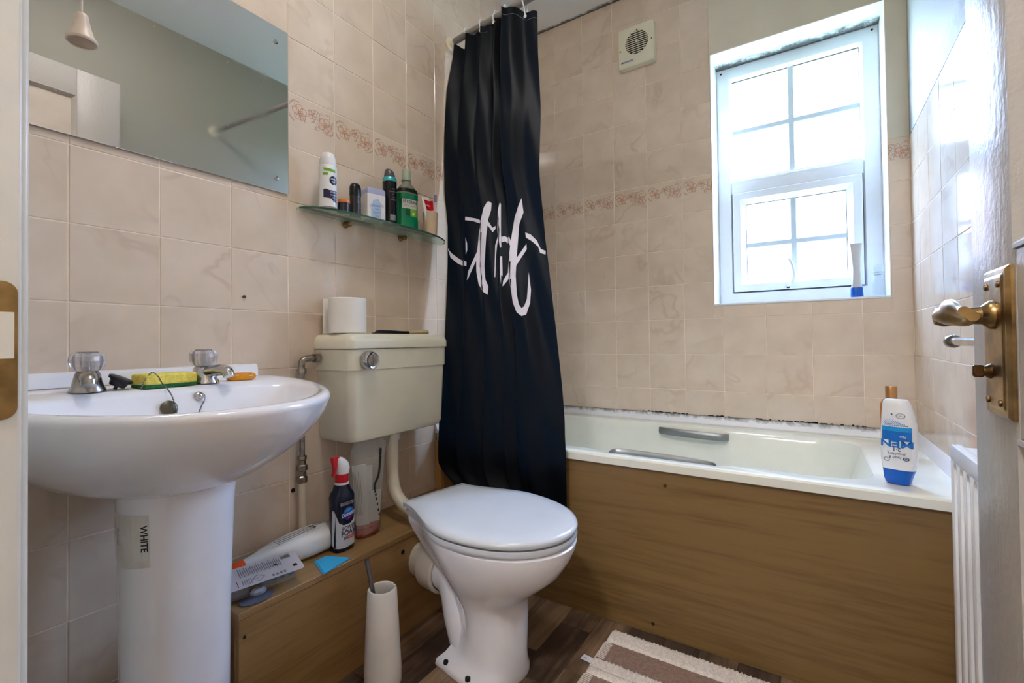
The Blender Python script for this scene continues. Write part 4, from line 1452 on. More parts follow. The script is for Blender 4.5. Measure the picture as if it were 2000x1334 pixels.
b = NB(); lathe(b, [(0.022, 0), (0.022, 0.002), (0.016, 0.003), (0.015, 0.0005), (0, 0.0005)], (0.255, BY, 0.6185), 24); obj('waste', b, M_chrome, bas)

# taps
def tap(x, y, lab, worn, rot):
    z = deck_z(x, y) + 0.0005
    t = thing('basin_tap', (x, y, z), lab, 'tap', 'basin taps')
    b = NB()
    loft(b, [[(x + p[0] * 0.5 + dx, y + (p[1]) * 1.0, z + h) for p in ell(0, 0, rx, ry, 0, 24)] for h, rx, ry, dx in ((0, 0.058, 0.027, 0.004), (0.003, 0.058, 0.027, 0.004), (0.012, 0.052, 0.023, 0.002), (0.024, 0.046, 0.020, 0.0), (0.032, 0.040, 0.018, -0.001), (0.036, 0.034, 0.016, -0.001))])
    obj('body', b, worn, t)
    b = NB()
    pts = spline([(x + 0.004, y, z + 0.020), (x + 0.030, y, z + 0.026), (x + 0.060, y, z + 0.029), (x + 0.078, y, z + 0.026), (x + 0.084, y, z + 0.016)], 5)
    rr = [0.013 - 0.002 * i / (len(pts) - 1) for i in range(len(pts))]
    tube(b, pts, rr, 16)
    obj('spout', b, worn, t)
    b = NB()
    rings = []
    for h, r in ((0.036, 0.013), (0.038, 0.019), (0.046, 0.0235), (0.056, 0.0255), (0.064, 0.0245), (0.069, 0.021), (0.0705, 0.016)):
        rings.append([(x + r * (1 + 0.06 * (k % 2)) * math.cos(2 * PI * k / 20), y + r * (1 + 0.06 * (k % 2)) * math.sin(2 * PI * k / 20), z + h) for k in range(20)])
    loft(b, rings)
    obj('crystal_knob', b, M_crystal, t, None)
    b = NB(); lathe(b, [(0.005, 0.037), (0.005, 0.062), (0.007, 0.064), (0.007, 0.066), (0, 0.066)], (x, y, z), 16); obj('spindle', b, M_chrome_worn, t)
    b = NB(); lathe(b, [(0.0155, 0.0707), (0.0165, 0.0718), (0.014, 0.0732), (0, 0.0735)], (x, y, z), 24); obj('cap', b, M_chrome, t)
    if rot:
        t.rotation_euler = (0, 0, rot)
    return t
tap(0.090, -1.836, 'chrome basin tap with crystal knob and stained base beside the black plug', M_chrome_worn, math.radians(-14))
tap(0.090, -1.640, 'chrome basin tap with crystal knob between sponge and orange soap', M_chrome, math.radians(8))

# sponge, soap, black plug, plug with chain
sz_ = deck_z(0.100, -1.716) + 0.0006
spg = thing('sponge', (0.098, -1.716, sz_), 'yellow sponge with green scouring side lying between the taps', 'sponge')
RM = Matrix.Translation((0.098, -1.716, sz_)) @ Matrix.Rotation(math.radians(6), 4, 'Z')
b = NB(); bx(b, -0.028, 0.028, -0.048, 0.048, 0.006, 0.027, 0.004, 2, RM); obj('foam', b, mat('sponge_yellow', (240, 222, 104), 0.95, var=0.12, vscale=90, bump=0.8, bscale=260), spg, None)
b = NB(); bx(b, -0.0275, 0.0275, -0.0475, 0.0475, 0.0, 0.0065, 0.001, 1, RM); obj('scourer', b, mat('scourer_green', (40, 110, 62), 0.95, var=0.2, vscale=200, bump=0.8, bscale=400), spg, None)
sz_ = deck_z(0.085, -1.557) + 0.0004
b = NB(); loft(b, [ell(0.085, -1.557, 0.020 * k, 0.033 * k, sz_ + h, 28, 2.4) for h, k in ((0, 0.80), (0.003, 0.95), (0.008, 1.0), (0.013, 0.93), (0.016, 0.72), (0.017, 0.3))])
tag(obj('soap_bar', b, mat('soap_orange', (240, 158, 34), 0.2, var=0.03, trans=0.25), None, 60), 'orange soap bar lying on the basin edge beyond the taps', 'soap')
sz_ = deck_z(0.098, -1.790) + 0.004
b = NB(); TM = Matrix.Translation((0.098, -1.790, sz_ + 0.013)) @ Matrix.Rotation(math.radians(-24), 4, 'X') @ Matrix.Rotation(math.radians(12), 4, 'Y')
lathe(b, [(0.013, -0.012), (0.0155, -0.002), (0.0195, -0.001), (0.020, 0.004), (0.017, 0.0055), (0, 0.0055)], n=28, mx=TM)
lathe(b, [(0.003, -0.019), (0.003, -0.011)], n=8, mx=TM)
lo = min(v.co.z for v in b.verts)
b.transform(Matrix.Translation((0, 0, sz_ - 0.0035 - lo)))
tag(obj('rubber_plug', b, mat('rubber_black', (24, 26, 34), 0.35, var=0.05), None), 'black rubber plug tipped up beside the left tap', 'plug')

def inner_pt(y, z):
    h = bvb.ray_cast(Vector((0.33, y, z)), Vector((-1, 0, 0)))
    return h[0] if h[0] is not None else Vector((0.16, y, z))
pp = inner_pt(-1.738, 0.716)
pl = thing('basin_plug', (pp.x, pp.y, 0.70), 'dark metal basin plug hanging on a ball chain over the sponge', 'plug')
b = NB(); lathe(b, [(0.0135, 0.0012), (0.0145, 0.0025), (0.0145, 0.006), (0.012, 0.0075), (0, 0.008)], n=28, mx=along((pp.x + 0.001, pp.y, 0.714), (1, 0, 0.35))); obj('disc', b, mat('plug_metal', (96, 92, 76), 0.35, 0.6, var=0.15), pl)
def beads(pts, r, n):
    b = NB()
    P = spline(pts, 14)
    acc = [0]
    for p, q in zip(P[:-1], P[1:]):
        acc.append(acc[-1] + (q - p).length)
    k, s = 0, 0.0
    while s <= acc[-1]:
        while k < len(acc) - 2 and acc[k + 1] < s:
            k += 1
        t = (s - acc[k]) / max(1e-9, acc[k + 1] - acc[k])
        p = P[k].lerp(P[k + 1], t)
        lathe(b, [(0, -r), (r * 0.8, -r * 0.6), (r, 0), (r * 0.8, r * 0.6), (0, r)], p, 8)
        s += 2.25 * r
    tube(b, P[::3] + [P[-1]], r * 0.35, 5)
    return b
st_ = spg.location.z + 0.0275
M_chain = mat('chain_steel', (120, 116, 108), 0.3, 1.0, var=0.2, vscale=90)
ch = [(0.132, -1.768, st_ - 0.024), (0.129, -1.760, st_ - 0.008), (0.129, -1.750, st_ + 0.003), (0.134, -1.742, st_ - 0.004), (0.140, -1.737, st_ - 0.018), (pp.x + 0.006, -1.735, 0.742), (pp.x + 0.011, -1.731, 0.722), (pp.x + 0.013, -1.728, 0.705)]
obj('ball_chain', beads(ch, 0.0016, 1), M_chain, pl)
q = inner_pt(-1.682, 0.732)
b = NB(); lathe(b, [(0.009, 0.0), (0.009, 0.002), (0.006, 0.005), (0, 0.006)], n=18, mx=along(q + Vector((0.0004, 0, 0)), (1, 0, 0.3)))
tube(b, [q + Vector((0.012 + 0.006 * math.cos(t), 0.004, -0.004 + 0.009 * math.sin(t))) for t in [2 * PI * k / 14 for k in range(15)]], 0.0011, 6)
cs = obj('chain_stay', b, M_chrome, bas)
obj('broken_chain', beads([q + Vector((0.016, 0.003, -0.010)), q + Vector((0.018, -0.003, -0.020)), q + Vector((0.017, -0.007, -0.032))], 0.0016, 1), M_chain, cs)

# ------------------------------------------------------------------ mirror
mir = thing('mirror', (0.006, -1.686, 1.242), 'frameless mirror screwed to the tiled wall above the basin', 'mirror')
b = NB(); bx(b, 0.0015, 0.0065, -1.986, -1.386, 1.242, 1.686, 0.0006, 1); obj('glass', b, M_mirror, mir, None)
for y, z in ((-1.421, 1.644), (-1.421, 1.277), (-1.951, 1.644), (-1.951, 1.277)):
    b = NB(); lathe(b, [(0.0062, 0), (0.0062, 0.001), (0.0045, 0.0032), (0, 0.004)], n=18, mx=along((0.0066, y, z), (1, 0, 0))); obj('screw_cap', b, M_chrome, mir)
b = NB(); lathe(b, [(0.004, 0), (0.004, 0.004), (0.0025, 0.006), (0, 0.006)], n=10, mx=along((0.0004, -1.505, 0.954), (1, 0, 0))); tag(obj('wall_screw', b, M_brass_dark, None), 'small dark screw left in a tile between basin and cistern', 'screw')
b = NB(); lathe(b, [(0.006, 0), (0.006, 0.002), (0.004, 0.003), (0, 0.001)], n=12, mx=along((0.0004, -1.374, 0.434), (1, 0, 0))); tag(obj('wall_plug', b, M_dark, None), 'black wall plug in a tile beside the water pipe valve', 'wall plug')

# light pull
pu = thing('light_pull', (0.469, -1.945, 1.19), 'white bell shaped light pull hanging on a cord before the mirror', 'light pull')
b = NB(); lathe(b, [(0.0168, 0.0), (0.0178, 0.002), (0.0174, 0.004), (0.0130, 0.011), (0.0100, 0.022), (0.0080, 0.031), (0.0070, 0.0375), (0.0054, 0.0395), (0, 0.0395)], (0.469, -1.945, 1.190), 32)
bmesh.ops.delete(b, geom=[f for f in b.faces if len(f.verts) > 10], context='FACES')
bmesh.ops.solidify(b, geom=list(b.faces), thickness=0.0015)
b.transform(Matrix.Translation((0.469, -1.945, 1.231)) @ Matrix.Scale(0.88, 4) @ Matrix.Translation((-0.469, 1.945, -1.2295)))
obj('bell', b, mat('pull_white', (214, 200, 186), 0.4, var=0.02), pu)
b = NB(); tube(b, [(0.469, -1.945, 1.230), (0.469, -1.945, 1.8), (0.469, -1.945, CEIL - 0.001)], 0.0013, 8); obj('cord', b, mat('cord_white', (206, 200, 192), 0.8, var=0.05), pu)

# ------------------------------------------------------------------ glass shelf and what stands on it
SZ = 1.2125
shf = thing('glass_shelf', (0.05, -1.04, 1.20), 'bow fronted green glass shelf on brass brackets above the cistern', 'shelf')
front = spline([(0.004, -1.362, 0), (0.030, -1.358, 0), (0.062, -1.330, 0), (0.088, -1.26, 0), (0.098, -1.15, 0), (0.099, -1.04, 0), (0.097, -0.93, 0), (0.088, -0.865, 0), (0.064, -0.800, 0), (0.034, -0.762, 0), (0.004, -0.750, 0)], 5)
b = NB(); loft(b, [[(p.x, p.y, SZ - 0.006) for p in front], [(p.x, p.y, SZ - 0.0003) for p in front]]); obj('glass', b, M_shelf, shf, 30)
b = NB()
fr = front[3:-3]
loft(b, [[(p.x + 0.0002, p.y, SZ - 0.0058), (p.x + 0.0009, p.y, SZ - 0.003), (p.x + 0.0002, p.y, SZ - 0.0006), (p.x - 0.0012, p.y, SZ - 0.0006), (p.x - 0.0012, p.y, SZ - 0.0058)] for p in fr]); obj('polished_edge', b, M_shelf_edge, shf)
for y in (-1.195, -0.962):
    b = NB(); lathe(b, [(0.010, 0.0), (0.010, 0.004), (0.006, 0.006), (0.006, 0.016), (0.008, 0.018), (0.008, 0.025), (0.005, 0.028), (0, 0.028)], n=20, mx=along((0.0006, y, SZ - 0.0155), (1, 0, 0)))
    obj('bracket', b, M_brass, shf)
b = NB(); bx(b, 0.004, 0.013, -1.345, -1.10, SZ + 0.0003, SZ + 0.0065, 0.001, 1); obj('comb_strip', b, M_black, None, None)
cmb = D.objects['comb_strip']; cmb.name = 'comb'; tag(cmb, 'long flat black comb lying at the back of the glass shelf', 'comb')
b = NB(); bx(b, 0.045, 0.078, -0.942, -0.902, SZ + 0.0003, SZ + 0.008, 0.002, 2)
tag(obj('bottle_cap', b, M_black, None, None), 'low black cap lying between mouthwash and beaker', 'cap')

VIEW = lambda x, y: math.atan2(-2.135 - y, 1.187 - x)      # which way a label on the shelf faces the room
# shave foam can
x, y = 0.066, -1.304
can = thing('shaving_foam', (x, y, SZ), 'tall white shaving foam can with navy emblem, first on the shelf', 'can')
b = NB(); lathe(b, [(0.0235, 0), (0.0245, 0.001), (0.0245, 0.112), (0.0225, 0.118), (0, 0.118)], (x, y, SZ), 32); obj('body', b, M_plastic_w, can)
b = NB(); lathe(b, [(0.0222, 0.1185), (0.0215, 0.135), (0.0180, 0.150), (0.0120, 0.155), (0, 0.156)], (x, y, SZ), 28); obj('cap', b, M_plastic_w, can)
a = math.radians(-22)
cm = cylmap(x, y, SZ, 0.0248, a)
decal('green_band', merge2(poly2([(-0.019, 0.1065), (0.016, 0.1035), (0.016, 0.0955), (-0.016, 0.0985)])), cm, M_green, can, 0.004)
decal('green_band', merge2(rect2(-0.020, -0.006, 0.086, 0.0935)), cm, M_green, can, 0.004)
decal('emblem', disc2(0.010, 0.073, 0.0125), cm, M_navy, can, 0.003)
decal('lettering', merge2(text2('NIVEA', 0.0045, 0.010, 0.076, 0, 0.02), text2('MEN', 0.0040, 0.010, 0.069, 0, 0.01)), cylmap(x, y, SZ, 0.0252, a), M_white_print, can)
decal('navy_panel', poly2([(-0.019, 0.047), (-0.010, 0.048), (-0.004, 0.045), (0.022, 0.045), (0.022, 0.012), (0.010, 0.014), (0.002, 0.022), (-0.019, 0.024)]), cm, M_navy, can, 0.003)
decal('lettering', merge2(text2('SENSITIVE', 0.0042, 0.012, 0.040), text2('SHAVING', 0.004, 0.012, 0.032), text2('FOAM', 0.004, 0.014, 0.024)), cylmap(x, y, SZ, 0.0252, a), M_white_print, can)
# jar
x, y = 0.066, -1.252
t = thing('cream_jar', (x, y, SZ), 'short dark jar with orange lid beside the white can', 'jar')
b = NB(); lathe(b, [(0.016, 0), (0.018, 0.001), (0.018, 0.026), (0, 0.026)], (x, y, SZ), 26); obj('body', b, mat('jar_dark', (34, 30, 44), 0.25, var=0.05), t)
b = NB(); lathe(b, [(0.0178, 0.0264), (0.0182, 0.028), (0.0182, 0.0345), (0.0165, 0.036), (0, 0.036)], (x, y, SZ), 26); obj('lid', b, mat('lid_orange', (224, 126, 50), 0.35, var=0.03), t)
# stick deodorant
x, y = 0.062, -1.206
t = thing('roll_on', (x, y, SZ), 'black roll-on deodorant with domed cap before the white box', 'bottle')
b = NB(); loft(b, [ell(x, y, 0.0125, 0.0165, SZ + h, 26, 2.6) for h in (0, 0.06)]); obj('body', b, mat('deo_body', (44, 42, 46), 0.15, var=0.1), t)
b = NB(); loft(b, [ell(x, y, 0.0135 * k, 0.0175 * k, SZ + h, 26, 2.5) for h, k in ((0.0604, 1), (0.083, 1), (0.092, 0.86), (0.097, 0.55), (0.098, 0.2))]); obj('cap', b, M_black, t)
decal('lettering', merge2(text2('MEN', 0.006, 0, 0.045, PI / 2)), flatmap((x + 0.0131, y, SZ), (0, 1, 0), (0, 0, 1)), M_grey_print, t)
# white box
x, y = 0.058, -1.133
t = thing('soap_carton', (x, y, SZ), 'white carton with pale lilac top and blue print on the shelf', 'box')
RM = Matrix.Translation((x, y, SZ)) @ Matrix.Rotation(math.radians(-14), 4, 'Z')
b = NB(); loft(b, [[RM @ Vector(p) for p in rrect(-0.022, 0.022, -0.031, 0.031, 0.004, h, 3)] for h in (0.0, 0.079)]); obj('carton', b, mat('carton_white', (226, 226, 232), 0.4, var=0.02), t, 30)
b = NB(); loft(b, [[RM @ Vector(p) for p in rrect(-0.022 * k, 0.022 * k, -0.031 * k, 0.031 * k, 0.004, h, 3)] for h, k in ((0.0792, 1.0), (0.092, 0.99), (0.098, 0.90), (0.099, 0.6))]); obj('lilac_top', b, mat('lilac', (168, 176, 214), 0.35, var=0.03), t, 30)
fm = lambda off: (lambda u, v: RM @ Vector((0.0222 + off, u, v)))
M_pale = mat('print_paleblue', (176, 200, 232), 0.4, var=0.03)
decal('blue_panel', merge2(poly2([(-0.018, 0.006), (0.014, 0.006), (0.016, 0.05), (0.004, 0.066), (-0.012, 0.060), (-0.020, 0.03)])), fm(0.0004), M_pale, t)
decal('lettering', merge2(text2("Johnson's", 0.0085, 0, 0.044, 0.08, 0.004, 0.3), text2('baby', 0.006, 0.002, 0.033, 0, 0.004), rect2(-0.012, 0.012, 0.024, 0.0252), rect2(-0.012, 0.010, 0.0195, 0.0207), text2('soap', 0.005, 0, 0.012)), fm(0.0008), mat('print_midblue', (88, 112, 178), 0.4, var=0), t)
# tall black spray
x, y = 0.062, -1.068
t = thing('body_spray', (x, y, SZ), 'tall black body spray with teal collar and grey slanted cap', 'can')
b = NB(); lathe(b, [(0.021, 0), (0.0225, 0.001), (0.0225, 0.138), (0, 0.138)], (x, y, SZ), 30); obj('body', b, mat('spray_black', (20, 20, 24), 0.22, 0.3, var=0.05), t)
b = NB(); lathe(b, [(0.0226, 0.1384), (0.0222, 0.148), (0.0205, 0.152), (0.018, 0.1525), (0, 0.1525)], (x, y, SZ), 30); obj('teal_collar', b, mat('teal', (70, 168, 178), 0.25, 0.3, var=0.05), t)
b = NB(); loft(b, [[(p[0], p[1], p[2] - k2 * (p[1] - y + 0.018)) for p in ell(x, y, 0.0175 * k, 0.0175 * k, SZ + h, 24)] for h, k, k2 in ((0.153, 1, 0), (0.160, 1, 0), (0.176, 0.86, 0.25), (0.182, 0.70, 0.34), (0.184, 0.3, 0.36))]); obj('cap', b, mat('cap_grey', (70, 74, 78), 0.35, var=0.04), t)
cm = cylmap(x, y, SZ, 0.0228, math.radians(-25))
decal('lettering', merge2(*[text2(s, 0.0042, 0.006, 0.112 - 0.0085 * i) for i, s in enumerate(('ANTI', 'PERSPIRANT', '48H', 'DRY', 'FRESH'))]), cm, M_grey_print, t)
decal('silver_label', rect2(-0.006, 0.014, 0.012, 0.030), cm, mat('silver_print', (150, 150, 154), 0.3, 0.6, var=0.1), t, 0.003)
# mouthwash
x, y = 0.060, -0.990
t = thing('mouthwash', (x, y, SZ), 'green mouthwash bottle with clear shoulders and pale cap', 'bottle')
RM = Matrix.Translation((x, y, SZ)) @ Matrix.Rotation(math.radians(-12), 4, 'Z')
def oval(h, dx, dy, p=2.8):
    return [RM @ Vector((q[0], q[1], h)) for q in ell(0, 0, dx, dy, 0, 32, p)]
M_mw = mat('liquid_green', (4, 128, 84), 0.12, var=0.03, trans=0.25)
b = NB(); loft(b, [oval(h, d, w) for h, d, w in ((0.001, 0.024, 0.036), (0.004, 0.027, 0.039), (0.034, 0.027, 0.039), (0.037, 0.0255, 0.0375), (0.098, 0.0255, 0.0375), (0.102, 0.027, 0.039), (0.116, 0.027, 0.039))]); bo = obj('liquid_body', b, M_mw, t, 40)
b = NB(); loft(b, [oval(h, d, w, p) for h, d, w, p in ((0.1164, 0.027, 0.039, 2.8), (0.128, 0.0265, 0.037, 2.6), (0.142, 0.022, 0.029, 2.3), (0.152, 0.016, 0.018, 2), (0.157, 0.0145, 0.0145, 2), (0.164, 0.0145, 0.0145, 2))]); obj('shoulder', b, mat('clear_green_shoulder', (150, 156, 132), 0.15, var=0.03, trans=0.5), t, 40)
b = NB(); loft(b, [oval(h, d, w) for h, d, w in ((0.121, 0.0276, 0.0386), (0.127, 0.0272, 0.0378), (0.134, 0.0262, 0.034))], False, False)
bmesh.ops.solidify(b, geom=list(b.faces), thickness=0.0006)
obj('dark_collar', b, mat('collar_dark', (26, 44, 34), 0.4, var=0.05), t)
b = NB(); lathe(b, [(0.0165, 0.1645), (0.0168, 0.167), (0.0155, 0.170), (0.0155, 0.172)], n=26, mx=RM); lathe(b, [(0.0155, 0.1722), (0.0150, 0.199), (0.0138, 0.202), (0, 0.202)], n=26, mx=RM); obj('cap', b, mat('cap_sage', (150, 166, 146), 0.4, var=0.03), t)
ob = bvh_of(bo)
na = math.radians(-12)
pmw = lambda off: projmap(ob, (x, y, SZ), (-math.sin(na), math.cos(na), 0), (0, 0, 1), (math.cos(na), math.sin(na), 0), off)
decal('label', rect2(-0.030, 0.024, 0.066, 0.097), pmw(0.0005), mat('label_grey', (188, 190, 180), 0.4, var=0.05), t, 0.005)
decal('lettering', merge2(text2('LISTERINE', 0.0105, -0.003, 0.088, 0, 0.02)), pmw(0.0009), M_black_print, t)
decal('lettering', merge2(text2('FRESH BURST', 0.006, -0.003, 0.075)), pmw(0.0009), M_grey_print, t)
decal('lime_panel', rect2(-0.002, 0.024, 0.041, 0.066), pmw(0.0005), M_green, t, 0.005)
decal('dark_leaf', disc2(-0.012, 0.053, 0.008, 20, 1.2), pmw(0.0006), mat('leaf_dark', (20, 60, 30), 0.4, var=0), t)
decal('pale_square', rect2(0.006, 0.013, 0.046, 0.054), pmw(0.0009), M_white_print, t)
# beaker with toothpaste and brush
x, y = 0.060, -0.872
t = thing('beaker', (x, y, SZ), 'beige plastic beaker holding toothpaste on the shelf end', 'beaker')
b = NB(); lathe(b, [(0, 0.002), (0.0225, 0.002), (0.0265, 0.0835), (0.0275, 0.0835), (0.0240, 0.0), (0, 0.0)], (x, y, SZ), 32); obj('cup', b, mat('beaker_beige', (198, 176, 150), 0.4, var=0.03), t)
tb = thing('toothpaste', (x - 0.002, y - 0.002, SZ + 0.003), 'red and white toothpaste tube standing in the beige beaker', 'tube')
RM = Matrix.Translation((x, y - 0.004, SZ + 0.004)) @ Matrix.Rotation(math.radians(9), 4, 'X')
b = NB(); loft(b, [[RM @ Vector(p) for p in ell(0, 0, rx, ry, h, 20)] for h, rx, ry in ((0.0, 0.010, 0.010), (0.018, 0.010, 0.010))]); obj('cap', b, M_plastic_w, tb)
b = NB(); loft(b, [[RM @ Vector(p) for p in ell(0, 0, rx, ry, h, 24)] for h, rx, ry in ((0.0185, 0.009, 0.010), (0.026, 0.0115, 0.0125), (0.07, 0.009, 0.0155), (0.118, 0.0025, 0.0185), (0.132, 0.0010, 0.0190))]); bo = obj('tube', b, mat('tube_white', (228, 226, 224), 0.3, var=0.02), tb)
ob = bvh_of(bo)
pmt = lambda off: projmap(ob, (x, y - 0.004, SZ), (0, 1, 0), (0, 0, 1), (1, 0, 0), off)
decal('red_panel', poly2([(-0.031, 0.124), (0.001, 0.124), (0.004, 0.09), (-0.020, 0.088)]), pmt(0.0006), M_red, tb, 0.004)
decal('lettering', text2('Colgate', 0.006, -0.012, 0.106, 0, 0.01), pmt(0.001), M_white_print, tb)
tbh = thing('toothbrush', (x + 0.004, y + 0.012, SZ + 0.003), 'white and purple toothbrush leaning in the beige beaker', 'toothbrush')
b = NB(); tube(b, spline([(x + 0.002, y - 0.002, SZ + 0.004), (x + 0.006, y + 0.010, SZ + 0.07), (x + 0.010, y + 0.016, SZ + 0.125)], 6), 0.0036, 10); obj('handle', b, mat('brush_white', (214, 206, 214), 0.35, var=0.03), tbh)
b = NB(); tube(b, [(x + 0.010, y + 0.016, SZ + 0.1255), (x + 0.0105, y + 0.0175, SZ + 0.150)], [0.005, 0.0045], 10); obj('head', b, mat('brush_purple', (120, 116, 170), 0.4, var=0.05), tbh)

# ------------------------------------------------------------------ things on the ledge
# spray cleaner
x, y, z = 0.132, -1.316, LZ + 0.0006
t = thing('spray_cleaner', (x, y, z), 'white and navy foam cleaner bottle with red trigger standing on the ledge', 'bottle')
def orb(h, dx, dy, ox=0.0, p=3.0):
    return [(x + ox + q[0], y + q[1], z + h) for q in ell(0, 0, dx, dy, 0, 32, p)]
b = NB(); loft(b, [orb(h, d, w) for h, d, w in ((0, 0.021, 0.029), (0.003, 0.023, 0.031), (0.08, 0.0235, 0.0315), (0.120, 0.0235, 0.0320), (0.140, 0.0235, 0.0330), (0.150, 0.021, 0.030), (0.158, 0.018, 0.023), (0.172, 0.016, 0.0185))])
bo = obj('body', b, mat('cleaner_navy', (16, 24, 46), 0.22, var=0.06), t)
ob = bvh_of(bo)
fa = math.radians(-16)
FH, FN = (-math.sin(fa), math.cos(fa), 0), (math.cos(fa), math.sin(fa), 0)
pmc = lambda off: projmap(ob, (x, y, z), FH, (0, 0, 1), FN, off)
swoop = [(-0.0305, 0.018), (-0.027, 0.012), (0.0, 0.010), (0.029, 0.013), (0.0305, 0.02), (0.0305, 0.096), (0.026, 0.078), (0.014, 0.070), (-0.006, 0.070), (-0.018, 0.078), (-0.024, 0.096), (-0.028, 0.110), (-0.0305, 0.108)]
decal('white_panel', poly2(swoop), pmc(0.0006), mat('label_silver', (206, 208, 214), 0.35, var=0.03), t, 0.004)
b = NB()
loft(b, [[(x - 0.0245, y + q_, z + h) for q_ in (-0.012, 0.012)] + [(x - 0.0250, y + q_, z + h) for q_ in (0.012, -0.012)] for h in (0.02, 0.09)])
obj('back_label', b, mat('label_back', (190, 192, 198), 0.4, var=0.1, vscale=200), t, None)
decal('emblem', merge2(disc2(0.009, 0.098, 0.0165)), pmc(0.0008), M_blue, t, 0.004)
decal('emblem', merge2(poly2([(0.009 + 0.0155 * math.cos(a), 0.096 + 0.0155 * math.sin(a)) for a in [PI + PI * k / 12 for k in range(13)]])), pmc(0.0011), mat('print_violet', (44, 34, 140), 0.35, var=0), t, 0.004)
decal('emblem', poly2([(0.003, 0.085), (0.009, 0.0825), (0.016, 0.085), (0.010, 0.0885)]), pmc(0.0014), M_red, t)
decal('emblem', merge2(poly2([(-0.002, 0.104), (0.006, 0.110), (0.014, 0.1135), (0.004, 0.105)]), poly2([(0.004, 0.103), (0.012, 0.109), (0.020, 0.111), (0.010, 0.103)])), pmc(0.0014), mat('print_sky', (120, 180, 224), 0.35, var=0), t)
decal('lettering', text2('Domestos', 0.0105, 0.010, 0.0965, 0.12, 0.02, 0.2, 0.72), pmc(0.0018), M_white_print, t)
decal('lettering', merge2(text2('POWER', 0.0110, 0.011, 0.0605, 0.03, 0.02, 0, 0.8), text2('FOAM', 0.0140, 0.011, 0.0475, 0.03, 0.025, 0, 0.9)), pmc(0.0010), mat('print_navy_text', (26, 28, 62), 0.4, var=0), t)
decal('red_label', rect2(0.006, 0.029, 0.031, 0.039), pmc(0.0008), M_red, t, 0.004)
decal('grey_label', rect2(-0.006, 0.006, 0.031, 0.039), pmc(0.0008), M_grey_print, t, 0.004)
decal('lettering', text2('BLEACH', 0.0042, 0.017, 0.035), pmc(0.0012), M_white_print, t)
decal('silver_band', rect2(-0.014, 0.026, 0.121, 0.129), pmc(0.0008), mat('band_grey', (150, 152, 160), 0.3, 0.4, var=0.2, vscale=150), t, 0.004)
decal('lettering', text2('EXTREME', 0.0055, 0.006, 0.125, 0, 0.01), pmc(0.0012), mat('print_dgrey', (60, 64, 80), 0.4, var=0), t)
b = NB(); lathe(b, [(0.0188, 0.1725), (0.0188, 0.178), (0, 0.178)], (x, y, z), 26); obj('neck_ring', b, M_plastic_w, t)
b = NB(); lathe(b, [(0.0175, 0.1784), (0.0180, 0.180), (0.0175, 0.200), (0, 0.200)], (x, y, z), 26); obj('red_collar', b, M_red, t)
b = NB(); loft(b, [orb(h, d, w, 0, 2.3) [:] if False else [(x + q[0], y + o_ + q[1], z + h) for q in ell(0, 0, d, w, 0, 26, 2.2)] for h, d, w, o_ in ((0.2004, 0.0165, 0.0170, 0.002), (0.214, 0.0165, 0.0195, 0.003), (0.228, 0.0150, 0.0185, 0.000), (0.238, 0.0120, 0.0145, -0.005), (0.2445, 0.0080, 0.0085, -0.009), (0.2455, 0.0030, 0.0030, -0.010))])
obj('spray_head', b, M_plastic_w, t)
b = NB(); loft(b, [[(x + w, y + p_, z + h), (x - w, y + p_, z + h), (x - w, y + q_, z + h), (x + w, y + q_, z + h)] for h, p_, q_, w in ((0.196, -0.030, -0.024, 0.0055), (0.212, -0.026, -0.019, 0.006), (0.228, -0.028, -0.016, 0.0065), (0.240, -0.031, -0.010, 0.007), (0.2475, -0.030, -0.010, 0.006))])
bmesh.ops.bevel(b, geom=list(b.edges), offset=0.0012, segments=1, affect='EDGES')
obj('trigger', b, M_red, t, 30)

# clear bag of sachets behind it
x, y = 0.105, -1.216
t = thing('sachet_bag', (x, y, LZ), 'clear crumpled bag of printed sachets with red base under the cistern', 'bag')
rb = random.Random(4)
def bagring(h, dx, dy, ox=0, oy=0, jit=0.004, n=22):
    o = []
    for q in ell(0, 0, dx, dy, 0, n, 2.6):
        o.append((x + ox + q[0] + rb.uniform(-jit, jit), y + oy + q[1] + rb.uniform(-jit, jit), LZ + 0.001 + h + (rb.uniform(-jit, jit) * 0.5 if h > 0.01 else 0)))
    return o
b = NB(); loft(b, [bagring(0, 0.030, 0.036, jit=0.001), bagring(0.012, 0.036, 0.044, jit=0.002), bagring(0.05, 0.036, 0.046), bagring(0.09, 0.034, 0.046, 0, 0.002), bagring(0.13, 0.036, 0.048, 0, 0.004), bagring(0.17, 0.034, 0.050, 0.002, 0.006), bagring(0.205, 0.030, 0.056, 0.003, 0.010), bagring(0.232, 0.020, 0.062, 0.004, 0.016), bagring(0.252, 0.010, 0.066, 0.008, 0.020), bagring(0.268, 0.004, 0.068, 0.010, 0.022)], True, False)
obj('film', b, M_bag, t, 25)
b = NB(); loft(b, [[(x + p[0], y + p[1], LZ + h) for p in ell(0, 0, 0.0345 * k, 0.0425 * k, 0, 24, 2.6)] for h, k in ((0.004, 0.93), (0.012, 0.98), (0.030, 0.98))]); obj('red_base', b, mat('bag_red', (170, 34, 34), 0.35, var=0.12), t)
M_sachet = mat('sachet_paper', (204, 204, 206), 0.5, var=0.04)
